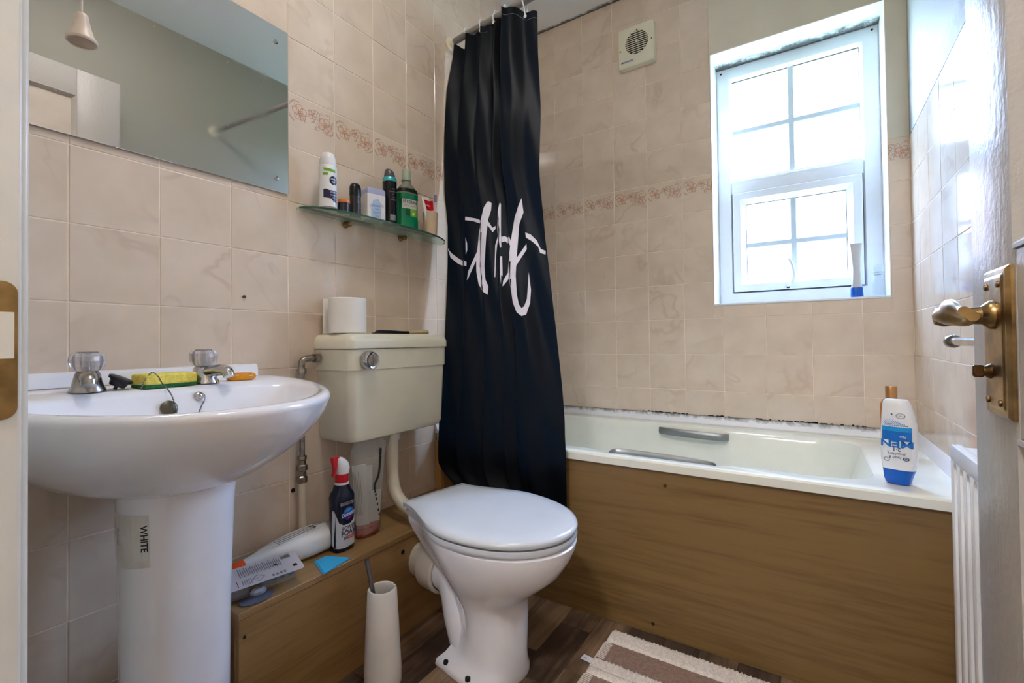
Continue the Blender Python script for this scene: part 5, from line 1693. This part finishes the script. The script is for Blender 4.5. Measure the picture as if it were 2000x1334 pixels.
for k, (dx_, dy_, hh, tlt) in enumerate(((0.012, -0.018, 0.205, 4), (0.002, -0.006, 0.195, 3), (-0.008, 0.008, 0.190, -2), (0.014, 0.020, 0.120, -5))):
    R_ = Matrix.Translation((x + dx_, y + dy_, LZ + 0.032)) @ Matrix.Rotation(math.radians(tlt), 4, 'X') @ Matrix.Rotation(math.radians(-35 + 8 * k), 4, 'Z')
    b = NB(); bx(b, -0.003, 0.003, -0.019, 0.019, 0, hh - 0.032, 0.001, 1, R_); so = obj('sachet', b, M_sachet, t, None)
    if k < 2:
        fm_ = (lambda R_: (lambda u, v: R_ @ Vector((0.0034, u, v))))(R_)
        decal('text_lines', merge2(*[rect2(-0.016 + 0.0042 * i, -0.0148 + 0.0042 * i, 0.03, hh - 0.050 - 0.01 * (i % 3)) for i in range(5)]), fm_, M_grey_print, t)
b = NB()
sp_ = spline([(0.0, 0.034, 0.050), (0.004, 0.022, 0.11), (0.006, 0.016, 0.145), (0.004, 0.030, 0.165), (0.002, 0.040, 0.20), (0.0, 0.046, 0.24)], 4)
for k in range(0, len(sp_) - 1):
    p, q = sp_[k], sp_[k + 1]
    c = (p + q) / 2
    wx = 0.0375 - 0.00 * c.z + (0.0 if c.z < 0.17 else -0.10 * (c.z - 0.17))
    sz2 = 0.0028 + 0.0022 * max(0, (c.z - 0.12) / 0.12)
    lathe(b, [(0, -0.001), (sz2 * 1.1, 0), (0, 0.001)], (0, 0, 0), 10, Matrix.Translation((x + wx, y + c.y - 0.012, LZ + c.z)) @ Matrix.Rotation(PI / 2, 4, 'Y') @ Matrix.Diagonal((1.5, 1, 1, 1)))
ds = obj('dot_seam', b, M_black_print, t); 

# bleach bottle lying on its side
t = thing('cleaner_bottle', (0.055, -1.44, LZ), 'white bottle with orange cap lying on its side along the wall', 'bottle')
AX, AD = Vector((0.084, -1.318, LZ + 0.0335)), Vector((-0.03, -1, -0.012)).normalized()
SD = AD.cross(Vector((0, 0, 1))).normalized()
UP = SD.cross(AD)
b = NB()
rings = []
for s_, w, h in ((0.0, 0.034, 0.024), (0.004, 0.040, 0.029), (0.02, 0.043, 0.0315), (0.07, 0.043, 0.0325), (0.11, 0.041, 0.031), (0.145, 0.036, 0.028), (0.175, 0.028, 0.024), (0.20, 0.020, 0.0185), (0.222, 0.0155, 0.0155), (0.232, 0.0145, 0.0145)):
    rings.append([AX + AD * s_ + SD * (w * math.copysign(abs(math.cos(a)) ** 0.62, math.cos(a))) + UP * (h * math.copysign(abs(math.sin(a)) ** 0.72, math.sin(a))) for a in [2 * PI * k / 32 for k in range(32)]])
loft(b, rings)
bo = obj('body', b, M_plastic_w, t, 50)
b = NB(); lathe(b, [(0.0175, 0), (0.0175, 0.034), (0.015, 0.037), (0, 0.037)], n=22, mx=along(AX + AD * 0.2325, AD)); obj('cap', b, mat('cap_orange', (230, 84, 30), 0.3, var=0.04), t)
ob = bvh_of(bo)
pb = lambda off: projmap(ob, AX, AD, SD, UP, off)
decal('grey_label', poly2([(0.040, -0.020), (0.10, -0.026), (0.17, -0.014), (0.17, 0.012), (0.10, 0.022), (0.04, 0.022)]), pb(0.0005), mat('label_lightgrey', (196, 198, 206), 0.5, var=0.06), t, 0.006)
decal('text_lines', merge2(*[rect2(0.055 + 0.006 * i, 0.0572 + 0.006 * i, -0.016, 0.012) for i in range(17)]), pb(0.0009), M_grey_print, t)
decal('barcode', merge2(*[rect2(0.014 + 0.0022 * i, 0.0150 + 0.0022 * i + 0.0006 * (i % 3 == 0), 0.004, 0.026) for i in range(12)], rect2(0.044, 0.058, 0.004, 0.012), rect2(0.046, 0.054, -0.008, 0.0)), pb(0.0009), M_black_print, t)

# blister pack face up, leaning on the bottle
t = thing('blister_pack', (0.165, -1.54, LZ), 'blister pack with grey printed card and blue blocks lying on the ledge', 'packet')
O_ = Vector((0.158, -1.545, LZ + 0.0445))
Hd = Vector((0.038, 0.142, 0.004)).normalized()
Vd = Vector((-0.066, 0.018, 0.012)); Vd = (Vd - Hd * Vd.dot(Hd)).normalized()
Nd = Hd.cross(Vd)
P3 = lambda u, v, n_: O_ + Hd * u + Vd * v + Nd * n_
b = NB(); loft(b, [[P3(p[0], p[1], h) for p in rrect(-0.095, 0.075, -0.040, 0.038, 0.008, 0, 4)] for h in (-0.0006, 0.0)]); obj('card', b, mat('card_grey', (196, 190, 194), 0.4, var=0.04), t, None)
fmk = lambda off: (lambda u, v: P3(u, v, off))
lines = [rect2(-0.050 + 0.0042 * i, -0.0482 + 0.0042 * i, -0.004 + 0.004 * (i % 2), 0.030 - 0.003 * (i % 3)) for i in range(21)]
lines += [rect2(-0.05 + 0.0042 * i, -0.0485 + 0.0042 * i, -0.034, -0.014) for i in range(5)]
decal('text_lines', merge2(*lines), fmk(0.0004), M_grey_print, t)
decal('barcode', merge2(*[rect2(0.040 + 0.0018 * i, 0.0408 + 0.0018 * i, 0.016, 0.030) for i in range(12)]), fmk(0.0004), M_black_print, t)
decal('symbol', rect2(0.055, 0.064, -0.024, -0.014), fmk(0.0004), M_black_print, t)
decal('symbol', rect2(0.020, 0.028, 0.002, 0.008), fmk(0.0004), M_black_print, t)
dm = lambda u, v, r, w: merge2(*[poly2([(u + r * math.cos(a), v + r * math.sin(a)), (u + r * math.cos(a + PI / 2), v + r * math.sin(a + PI / 2)), (u + (r - w) * math.cos(a + PI / 2), v + (r - w) * math.sin(a + PI / 2)), (u + (r - w) * math.cos(a), v + (r - w) * math.sin(a))]) for a in (0, PI / 2, PI, 1.5 * PI)])
decal('symbol', merge2(dm(-0.018, -0.022, 0.013, 0.0016), text2('!', 0.008, -0.018, -0.022, PI / 2)), fmk(0.0004), M_black_print, t)
decal('pictograms', merge2(*[rect2(0.008 + 0.008 * i, 0.013 + 0.008 * i, -0.034, -0.026) for i in range(4)]), fmk(0.0004), M_grey_print, t)
decal('magenta_lines', merge2(rect2(-0.080, -0.0785, -0.036, 0.02), rect2(-0.060, -0.0585, -0.034, -0.012), rect2(-0.092, -0.090, -0.036, -0.01)), fmk(0.0004), mat('print_magenta', (170, 50, 100), 0.5, var=0), t)
b = NB()
for u0, u1, dpt in ((-0.085, -0.030, 0.036), (-0.022, 0.066, 0.030)):
    loft(b, [[P3(p[0], p[1], -h) for p in rrect(u0 + k, u1 - k, -0.034 + k, 0.030 - k, 0.010, 0, 5)] for h, k in ((0.0008, 0), (dpt * 0.6, 0.004), (dpt * 0.92, 0.008), (dpt, 0.014))], False, True)
obj('blister', b, M_clear, t, 40)
b = NB()
for k in range(4):
    u = 0.052 - 0.0185 * k
    loft(b, [[P3(u + r * math.cos(a), -0.014 + r * math.sin(a), -h) for a in [2 * PI * i / 16 for i in range(16)]] for h, r in ((0.003, 0.0078), (0.020, 0.0078), (0.023, 0.005))])
obj('blue_blocks', b, mat('block_blue', (30, 120, 196), 0.4, var=0.1), t)
b = NB(); loft(b, [[P3(p[0], p[1], -h) for p in rrect(-0.078, -0.037, -0.026, 0.022, 0.012, 0, 5)] for h in (0.004, 0.026)]); obj('grey_holder', b, mat('holder_grey', (112, 106, 122), 0.3, var=0.1), t)

b = NB(); loft(b, [ell(0.181, -1.575, 0.022 * k, 0.037 * k, LZ + 0.0006 + h, 32) for h, k in ((0, 0.9), (0.0015, 1.0), (0.003, 0.99), (0.0045, 0.8), (0.007, 0.3))])
dk = tag(obj('rubber_disc', b, mat('rubber_slate', (96, 102, 118), 0.12, var=0.08), None), 'shiny slate grey disc lying on the ledge edge under the blister pack', 'disc')
b = NB(); loft(b, [[(0.181 + p[0], -1.572 + p[1], LZ + 0.0080 + h) for p in ell(0, 0, 0.013 * k, 0.018 * k, 0, 7)] for h, k in ((0, 0.4), (0.004, 0.9), (0.010, 1.0), (0.015, 0.6))])
obj('clear_lump', b, film_mat('lump_clear', (200, 206, 220), 0.5, 0.08), dk, 15)

# folded blue cloth
b = NB()
q4 = [(0.137, -1.405), (0.137, -1.374), (0.200, -1.347), (0.213, -1.433)]
loft(b, [[(p[0], p[1], LZ + h) for p in q4] for h in (0.0006, 0.0016)])
loft(b, [[(p[0] * 0.97 + 0.005, p[1] + 0.004, LZ + h) for p in q4] for h in (0.0018, 0.0030)])
tag(obj('blue_cloth', b, mat('cloth_blue', (56, 176, 230), 0.9, var=0.05, bump=0.3, bscale=500), None, None), 'bright blue folded cleaning cloth lying on the ledge', 'cloth')

# ------------------------------------------------------------------ toilet brush
x, y = 0.304, -1.333
t = thing('toilet_brush', (x, y, 0.0005), 'white tapered toilet brush holder with steel handle beside the toilet', 'toilet brush')
b = NB(); lathe(b, [(0, 0.004), (0.036, 0.004), (0.0385, 0.05), (0.0305, 0.205), (0.0275, 0.2330), (0.0290, 0.2365), (0.0325, 0.2365), (0.0350, 0.232), (0.0395, 0.15), (0.0445, 0.045), (0.0445, 0.012), (0.041, 0.001), (0, 0.0005)], (x, y, 0), 40); obj('holder', b, mat('holder_white', (226, 224, 222), 0.3, var=0.03), t, 50)
b = NB(); tube(b, spline([(x - 0.002, y + 0.004, 0.030), (x - 0.014, y - 0.006, 0.16), (x - 0.022, y - 0.014, 0.245), (x - 0.030, y - 0.022, 0.305)], 5), 0.0058, 14); obj('handle', b, M_steel, t)
b = NB(); lathe(b, [(0.001, 0.006), (0.024, 0.012), (0.027, 0.05), (0.020, 0.085), (0.004, 0.09)], (x - 0.004, y + 0.002, 0), 24); obj('bristle_head', b, mat('bristle', (196, 196, 196), 0.9, var=0.1, bump=0.6, bscale=300), t)
b = NB(); 
for a, zz, w in ((0.7, 0.2368, 0.006), (1.2, 0.2368, 0.004)):
    loft(b, [[(x + r * math.cos(a + d_), y + r * math.sin(a + d_), zz + h) for d_, r in ((0, 0.0295), (w * 25, 0.0295), (w * 25, 0.032), (0, 0.032))] for h in (0, 0.0003)])
obj('chipped_rim', b, mat('chip_brown', (110, 70, 56), 0.7, var=0.1), t, None)

# ------------------------------------------------------------------ striped rug
RX0, RX1 = 0.702, 1.315
rug = thing('bath_mat', (1.0, -1.15, 0.0), 'white and brown striped chunky cotton bath mat on the floor', 'rug')
rr_ = random.Random(21)
M_rw = mat('cotton_white', (226, 216, 208), 0.95, var=0.12, vscale=160, bump=0.6, bscale=420)
M_rb = mat('cotton_brown', (146, 120, 108), 0.95, var=0.16, vscale=120, bump=0.6, bscale=600)
yy_ = -0.832
stripes = [('w', 0.058), ('b', 0.080), ('w', 0.064), ('b', 0.080), ('w', 0.060), ('b', 0.080), ('w', 0.060), ('b', 0.08), ('w', 0.06)]
def stripe(kind, y1, y0):
    b = NB()
    nx, ny = 190, max(6, int((y1 - y0) / 0.0055))
    V = []
    ph = [rr_.uniform(0, 6.3) for _ in range(40)]
    for j in range(ny + 1):
        row = []
        for i in range(nx + 1):
            u, v = i / nx, j / ny
            xx = RX0 + (RX1 - RX0) * u
            yy2 = y0 + (y1 - y0) * v
            e = min(v, 1 - v) * (y1 - y0)
            if kind == 'w':
                h = 0.010 + 0.0038 * (rr_.random() - 0.3) + 0.002 * math.sin(i * 2.1 + ph[j % 40])
                if j in (0, ny):
                    yy2 += (0.0035 if j else -0.0035) * (0.5 + 0.5 * math.sin(i * 1.05 + ph[1])) * rr_.uniform(0.5, 1.3)
                    h *= 0.45
            else:
                h = 0.0062 + 0.0006 * math.sin(i * 3.1 + j * 1.7)
            if i in (0, nx):
                h *= 0.5
            row.append(b.verts.new((xx - 0.004 * (0.832 + yy2) , yy2, 0.0008 + max(0.002, h))))
        V.append(row)
    for j in range(ny):
        for i in range(nx):
            b.faces.new((V[j][i], V[j][i + 1], V[j + 1][i + 1], V[j + 1][i]))
    rim_ = V[0] + [r[-1] for r in V[1:]] + list(reversed(V[-1][:-1])) + [r[0] for r in reversed(V[1:-1])]
    lowv = [b.verts.new((v.co.x, v.co.y, 0.0006)) for v in rim_]
    for k in range(len(rim_)):
        j = (k + 1) % len(rim_)
        b.faces.new((rim_[k], rim_[j], lowv[j], lowv[k]))
    return obj('white_stripe' if kind == 'w' else 'brown_stripe', b, M_rw if kind == 'w' else M_rb, rug, 50 if kind == 'b' else 70)
for kd, w in stripes:
    stripe(kd, yy_, yy_ - w)
    if kd == 'b':
        b = NB()
        for k in range(int(w / 0.0062)):
            yk = yy_ - 0.004 - 0.0062 * k
            tube(b, [(RX0 - 0.004 - 0.004 * (0.832 + yk), yk, 0.002), (RX0 + 0.004 - 0.004 * (0.832 + yk), yk - 0.001, 0.0085), (RX0 + 0.022 - 0.004 * (0.832 + yk), yk - 0.002, 0.0072)], 0.0015, 6)
        obj('edge_stitching', b, M_rw, rug)
    yy_ -= w
b = NB(); bx(b, 0.672, 0.706, -0.993, -0.972, 0.0045, 0.0052, 0, 1, Matrix.Translation((0.69, -0.98, 0)) @ Matrix.Rotation(-0.10, 4, 'Z') @ Matrix.Translation((-0.69, 0.98, 0)))
tg = obj('care_tag', b, mat('tag_white', (220, 222, 228), 0.7, var=0.03), rug, None)
decal('tag_print', merge2(text2('60', 0.006, 0.0, 0.0)), flatmap((0.682, -0.9825, 0.0054), (1, -0.1, 0), (0.1, 1, 0)), M_grey_print, tg)
b = NB(); bx(b, 0.705, 1.30, -1.014, -1.006, 0.0125, 0.0150, 0.001, 1, Matrix.Translation((0.7, -1.01, 0)) @ Matrix.Rotation(-0.0, 4, 'Z') @ Matrix.Translation((-0.7, 1.01, 0)))
obj('raised_cord', b, M_rw, rug)

# ------------------------------------------------------------------ radiator and towel rail on the right wall
t = thing('radiator', (1.43, -1.24, 0.12), 'white ribbed panel radiator on the right wall behind the door', 'radiator')
b = NB()
y0, y1, z0, z1, xf, xb = -1.50, -0.962, 0.10, 0.638, 1.395, 1.412
bx(b, xf + 0.005, xb, y0, y1, z0, z1, 0.004, 2)
bx(b, xf, xf + 0.008, y0, y1, z1 - 0.030, z1, 0.004, 2)
bx(b, xf, xf + 0.008, y0, y1, z0, z0 + 0.035, 0.004, 2)
pitch = 0.0415
k = 0
yy_ = y1
while yy_ > y0 + 0.01:
    w = 0.020
    bx(b, xf, xf + 0.008, max(yy_ - w, y0), yy_, z0 + 0.03, z1 - 0.026, 0.004, 2)
    # rounded shoulders joining the ribs under the top edge
    ya = yy_ - w
    yb = yy_ - pitch
    cyy = (ya + yb) / 2
    r = (ya - yb) / 2
    for sgn in (-1, 1):
        pr = [(cyy + sgn * r, z1 - 0.029)] + [(cyy + sgn * r * math.sin(a), z1 - 0.029 - r * 1.3 * (1 - math.cos(a))) for a in [PI / 2 * q / 5 for q in range(6)]]
        if cyy - r > y0:
            loft(b, [[(xf + 0.0008, p[0], p[1]) for p in pr], [(xf + 0.007, p[0], p[1]) for p in pr]])
    yy_ -= pitch
obj('front_panel', b, mat('radiator_white', (232, 233, 234), 0.25, var=0.015), t, 40)
b = NB(); bx(b, xb + 0.026, xb + 0.038, y0, y1, z0, z1, 0.004, 2); obj('rear_panel', b, mat('radiator_white2', (226, 227, 228), 0.3, var=0.015), t, 40)
b = NB(); bx(b, xb + 0.0005, xb + 0.0255, y0 + 0.004, y1 - 0.006, z1 - 0.012, z1 - 0.004); bx(b, xb + 0.0005, xb + 0.0255, y1 - 0.010, y1 - 0.006, z0 + 0.01, z1 - 0.012); bx(b, xb + 0.0005, xb + 0.0255, y0 + 0.006, y0 + 0.010, z0 + 0.01, z1 - 0.012); obj('top_grille', b, M_plastic_w, t, None)
b = NB(); tube(b, [(xb + 0.018, y1 - 0.03, 0.0005), (xb + 0.018, y1 - 0.03, z0 + 0.02)], 0.008, 12); obj('supply_pipe', b, M_plastic_w, t)
for yb_ in (-1.08, -1.38):
    b = NB(); bx(b, xb + 0.0385, RW - 0.0006, yb_ - 0.015, yb_ + 0.015, 0.2, 0.55); obj('wall_bracket', b, M_plastic_w, t, None)

t = thing('towel_rail', (1.44, -1.1, 0.81), 'chrome towel rail on the right wall half hidden by the door', 'rail')
b = NB(); tube(b, [(1.432, -0.815, 0.8235), (1.432, -1.42, 0.8235)], 0.0085, 16); obj('bar', b, M_chrome, t)
for yb_ in (-0.803, -1.432):
    b = NB(); lathe(b, [(0.0125, -0.011), (0.0135, -0.009), (0.0135, 0.009), (0.0125, 0.011)], n=20, mx=along((1.432, yb_, 0.8235), (0, 1, 0)))
    tube(b, [(1.432, yb_, 0.8235), (RW - 0.003, yb_, 0.8235)], 0.008, 14)
    lathe(b, [(0.021, 0.0006), (0.021, 0.005), (0.015, 0.008), (0, 0.008)], n=22, mx=along((RW, yb_, 0.8235), (-1, 0, 0)))
    obj('end_post', b, M_chrome_worn if yb_ > -1 else M_chrome, t)

# ------------------------------------------------------------------ extractor fan
t = thing('extractor_fan', (0.552, -0.015, 2.08), 'square cream extractor fan with round grille high on the window wall', 'fan')
FXc, FZc, FD = 0.5515, 2.166, 0.034
b = NB(); loft(b, [[(p[0], -0.0006 - d_, p[1]) for p in [(q[0], q[1]) for q in rrect(FXc - w, FXc + w, FZc - h, FZc + h, 0.006, 0, 4)]] for d_, w, h in ((0, 0.081, 0.090), (FD - 0.004, 0.081, 0.090), (FD, 0.077, 0.086))])
obj('housing', b, mat('fan_cream', (224, 220, 198), 0.35, var=0.03), t, 30)
GC = (0.5565, 2.176)
b = NB(); lathe(b, [(0.0515, 0.0), (0.0515, 0.0006), (0, 0.0006)], n=36, mx=along((GC[0], -FD - 0.0006, GC[1]), (0, -1, 0))); obj('grille_opening', b, M_dark, t)
for k in range(11):
    zz = -0.046 + 0.0092 * k
    w = math.sqrt(max(0, 0.0512 ** 2 - zz ** 2))
    b = NB(); bx(b, GC[0] - w, GC[0] + w, -FD - 0.0042, -FD - 0.0013, GC[1] + zz - 0.0018, GC[1] + zz + 0.0018, 0.0006, 1); obj('slat', b, D.materials['fan_cream'], t, None)
b = NB(); lathe(b, [(0.006, 0), (0.006, 0.002), (0, 0.003)], n=14, mx=along((GC[0], -FD - 0.0042, GC[1]), (0, -1, 0))); obj('grille_boss', b, D.materials['fan_cream'], t)
for sx_, sz_2 in ((-0.070, -0.010), (0.072, 0.004), (0.006, 0.066)):
    screw(FXc + sx_, -FD - 0.0007, FZc + sz_2, (0, -1, 0), t, 0.0032, M_brass_dark)
decal('lettering', text2('MANROSE', 0.0085, -0.040, -0.066, 0, 0.03, 0.25), flatmap((FXc, -FD - 0.001, FZc), (1, 0, 0), (0, 0, 1)), mat('print_logo_blue', (36, 78, 150), 0.4, var=0), t)

# ------------------------------------------------------------------ on the window sill
zs = WZ0 + 0.0021
x, y = 1.331, 0.030
M_wb = mat('waisted_grey_white', (196, 198, 200), 0.35, var=0.03)
t = thing('waisted_bottle', (x, y, zs), 'white waisted bottle with blue cap at the foot standing on the window sill', 'bottle')
def wring(h, w, d):
    return [(x + q[0], y + q[1], zs + h) for q in ell(0, 0, w, d, 0, 24, 2.6)]
b = NB(); loft(b, [wring(h, w, d) for h, w, d in ((0.0365, 0.0165, 0.014), (0.06, 0.0135, 0.012), (0.10, 0.0118, 0.010), (0.14, 0.0138, 0.008), (0.185, 0.0170, 0.0050), (0.1985, 0.0180, 0.0022))]); obj('body', b, M_wb, t)
b = NB(); loft(b, [wring(h, w, d) for h, w, d in ((0, 0.0185, 0.0160), (0.002, 0.0195, 0.0170), (0.03, 0.0182, 0.0155), (0.036, 0.0170, 0.0145))]); obj('cap', b, M_blue_d, t)
x, y = 1.394, 0.050
t = thing('clear_bottle', (x, y, zs), 'small clear bottle standing in the sill corner beside the white bottle', 'bottle')
M_cb = film_mat('clear_bottle_plastic', (238, 242, 242), 0.16, 0.04)
b = NB(); lathe(b, [(0.017, 0), (0.0185, 0.002), (0.0185, 0.050), (0.016, 0.060), (0.0105, 0.066), (0.0105, 0.080)], (x, y, zs), 26); obj('body', b, M_cb, t)
b = NB(); lathe(b, [(0.0115, 0.0805), (0.0125, 0.083), (0.0125, 0.088), (0.017, 0.092), (0.017, 0.112), (0.013, 0.116), (0, 0.117)], (x, y, zs), 26); obj('dome_cap', b, M_cb, t)
b = NB()
for h in (0.0805, 0.0895):
    tube(b, [(x + 0.0112 * math.cos(a), y + 0.0112 * math.sin(a), zs + h) for a in [2 * PI * k / 20 for k in range(21)]], 0.0009, 6)
obj('pump_ring', b, M_steel, t)

# ------------------------------------------------------------------ door, opened back against the right wall
dx0, dx1, dy0, dy1 = 1.3525, 1.3875, -2.060, -1.336
b = NB()
SW = 0.146
bx(b, dx0, dx1, dy1 - SW, dy1, 0.006, 1.99, 0.002, 2)
door = struct('door_1', b, M_gloss_white, 40)
b = NB(); bx(b, dx0, dx1, dy0, dy0 + 0.11, 0.006, 1.99, 0.002, 2); obj('hinge_stile', b, M_gloss_white, door)
for za, zb in ((0.006, 0.20), (0.735, 0.918), (1.88, 1.99)):
    b = NB(); bx(b, dx0 + 0.0005, dx1 - 0.0005, dy0 + 0.1102, dy1 - SW - 0.0002, za, zb, 0.001, 1); obj('rail', b, M_gloss_white, door)
M_dpanel = mat('door_panel_paint', (206, 196, 184), 0.35, var=0.03, bump=0.15, bscale=40)
for za, zb in ((0.20, 0.735), (0.918, 1.88)):
    ya, yb = dy0 + 0.11, dy1 - SW
    b = NB(); bx(b, dx0 + 0.012, dx1 - 0.012, ya + 0.0004, yb - 0.0004, za + 0.0003, zb - 0.0003); obj('panel', b, M_dpanel, door, None)
    b = NB()
    cs = [(ya + 0.0004, za + 0.0004, 1, 1), (yb - 0.0004, za + 0.0004, -1, 1), (yb - 0.0004, zb - 0.0004, -1, -1), (ya + 0.0004, zb - 0.0004, 1, -1)]
    prf = [(0, dx0 + 0.0115), (0, dx0 - 0.002), (0.004, dx0 - 0.003), (0.009, dx0 + 0.003), (0.016, dx0 + 0.0115)]
    V = [[b.verts.new((xx, yy2 + sy_ * i, zz + sz_2 * i)) for (i, xx) in prf] for (yy2, zz, sy_, sz_2) in cs]
    for a in range(4):
        c = (a + 1) % 4
        for k in range(5):
            j = (k + 1) % 5
            b.faces.new((V[a][k], V[c][k], V[c][j], V[a][j]))
    obj('moulding', b, M_gloss_white, door, 30)
for zz in (0.25, 1.0, 1.75):
    b = NB(); tube(b, [(dx1 + 0.002, dy0 + 0.006, zz - 0.04), (dx1 + 0.002, dy0 + 0.006, zz + 0.04)], 0.005, 12); obj('hinge', b, M_brass, door)
# lever handle on a long plate
py0, py1, pz0, pz1 = -1.480, -1.405, 0.7505, 0.9045
b = NB()
def plring(d_, k):
    return [(dx0 - d_, p[0], p[1]) for p in rrect(py0 + k, py1 - k, pz0 + k, pz1 - k, 0.002, 0, 3)]
loft(b, [plring(0.0002, 0), plring(0.003, 0), plring(0.0062, 0.0035), plring(0.0064, 0.008), plring(0.0074, 0.0095), plring(0.0076, 0.012)])
hp = obj('handle_plate', b, M_brass, door, 25)
for yy2 in (py0 + 0.018, py1 - 0.018):
    for zz in (pz0 + 0.016, pz1 - 0.018):
        b = NB(); lathe(b, [(0.0036, 0), (0.0032, 0.0016), (0, 0.002)], n=12, mx=along((dx0 - 0.0076, yy2, zz), (-1, 0, 0))); obj('plate_screw', b, M_brass_dark, hp)
ly, lz = -1.443, 0.856
b = NB()
lathe(b, [(0.0150, 0), (0.0150, 0.003), (0.0125, 0.006), (0.0095, 0.009), (0.0088, 0.020), (0.0105, 0.030), (0.0112, 0.038), (0.0085, 0.045), (0, 0.047)], n=24, mx=along((dx0 - 0.0077, ly, lz), (-1, 0, 0)))
pts = spline([(dx0 - 0.040, ly + 0.004, lz), (dx0 - 0.044, ly - 0.012, lz + 0.003), (dx0 - 0.050, ly - 0.034, lz + 0.005), (dx0 - 0.049, ly - 0.060, lz + 0.001), (dx0 - 0.045, ly - 0.082, lz - 0.003), (dx0 - 0.045, ly - 0.096, lz - 0.001)], 5)
rings = []
for i, p in enumerate(pts):
    s_ = i / (len(pts) - 1)
    w = 0.0085 + 0.0045 * math.sin(PI * min(1, s_ * 1.15)) 
    tw = 2.4 * s_
    rings.append([p + Vector((math.cos(a) * w * (1 if True else 1) * (0.72 + 0.28 * math.cos(2 * (a - tw))), 0, math.sin(a) * w * (0.72 + 0.28 * math.cos(2 * (a - tw))))) for a in [2 * PI * k / 20 for k in range(20)]])
loft(b, rings)
obj('lever', b, M_brass, hp, 40)
b = NB()
lathe(b, [(0.0080, 0), (0.0072, 0.002), (0.0055, 0.004), (0.0050, 0.006), (0, 0.006)], n=20, mx=along((dx0 - 0.0077, -1.432, 0.797), (-1, 0, 0)))
bx(b, dx0 - 0.0215, dx0 - 0.0125, -1.4350, -1.4290, 0.7905, 0.8035, 0.0015, 1)
obj('thumb_turn', b, M_brass_dark, hp)
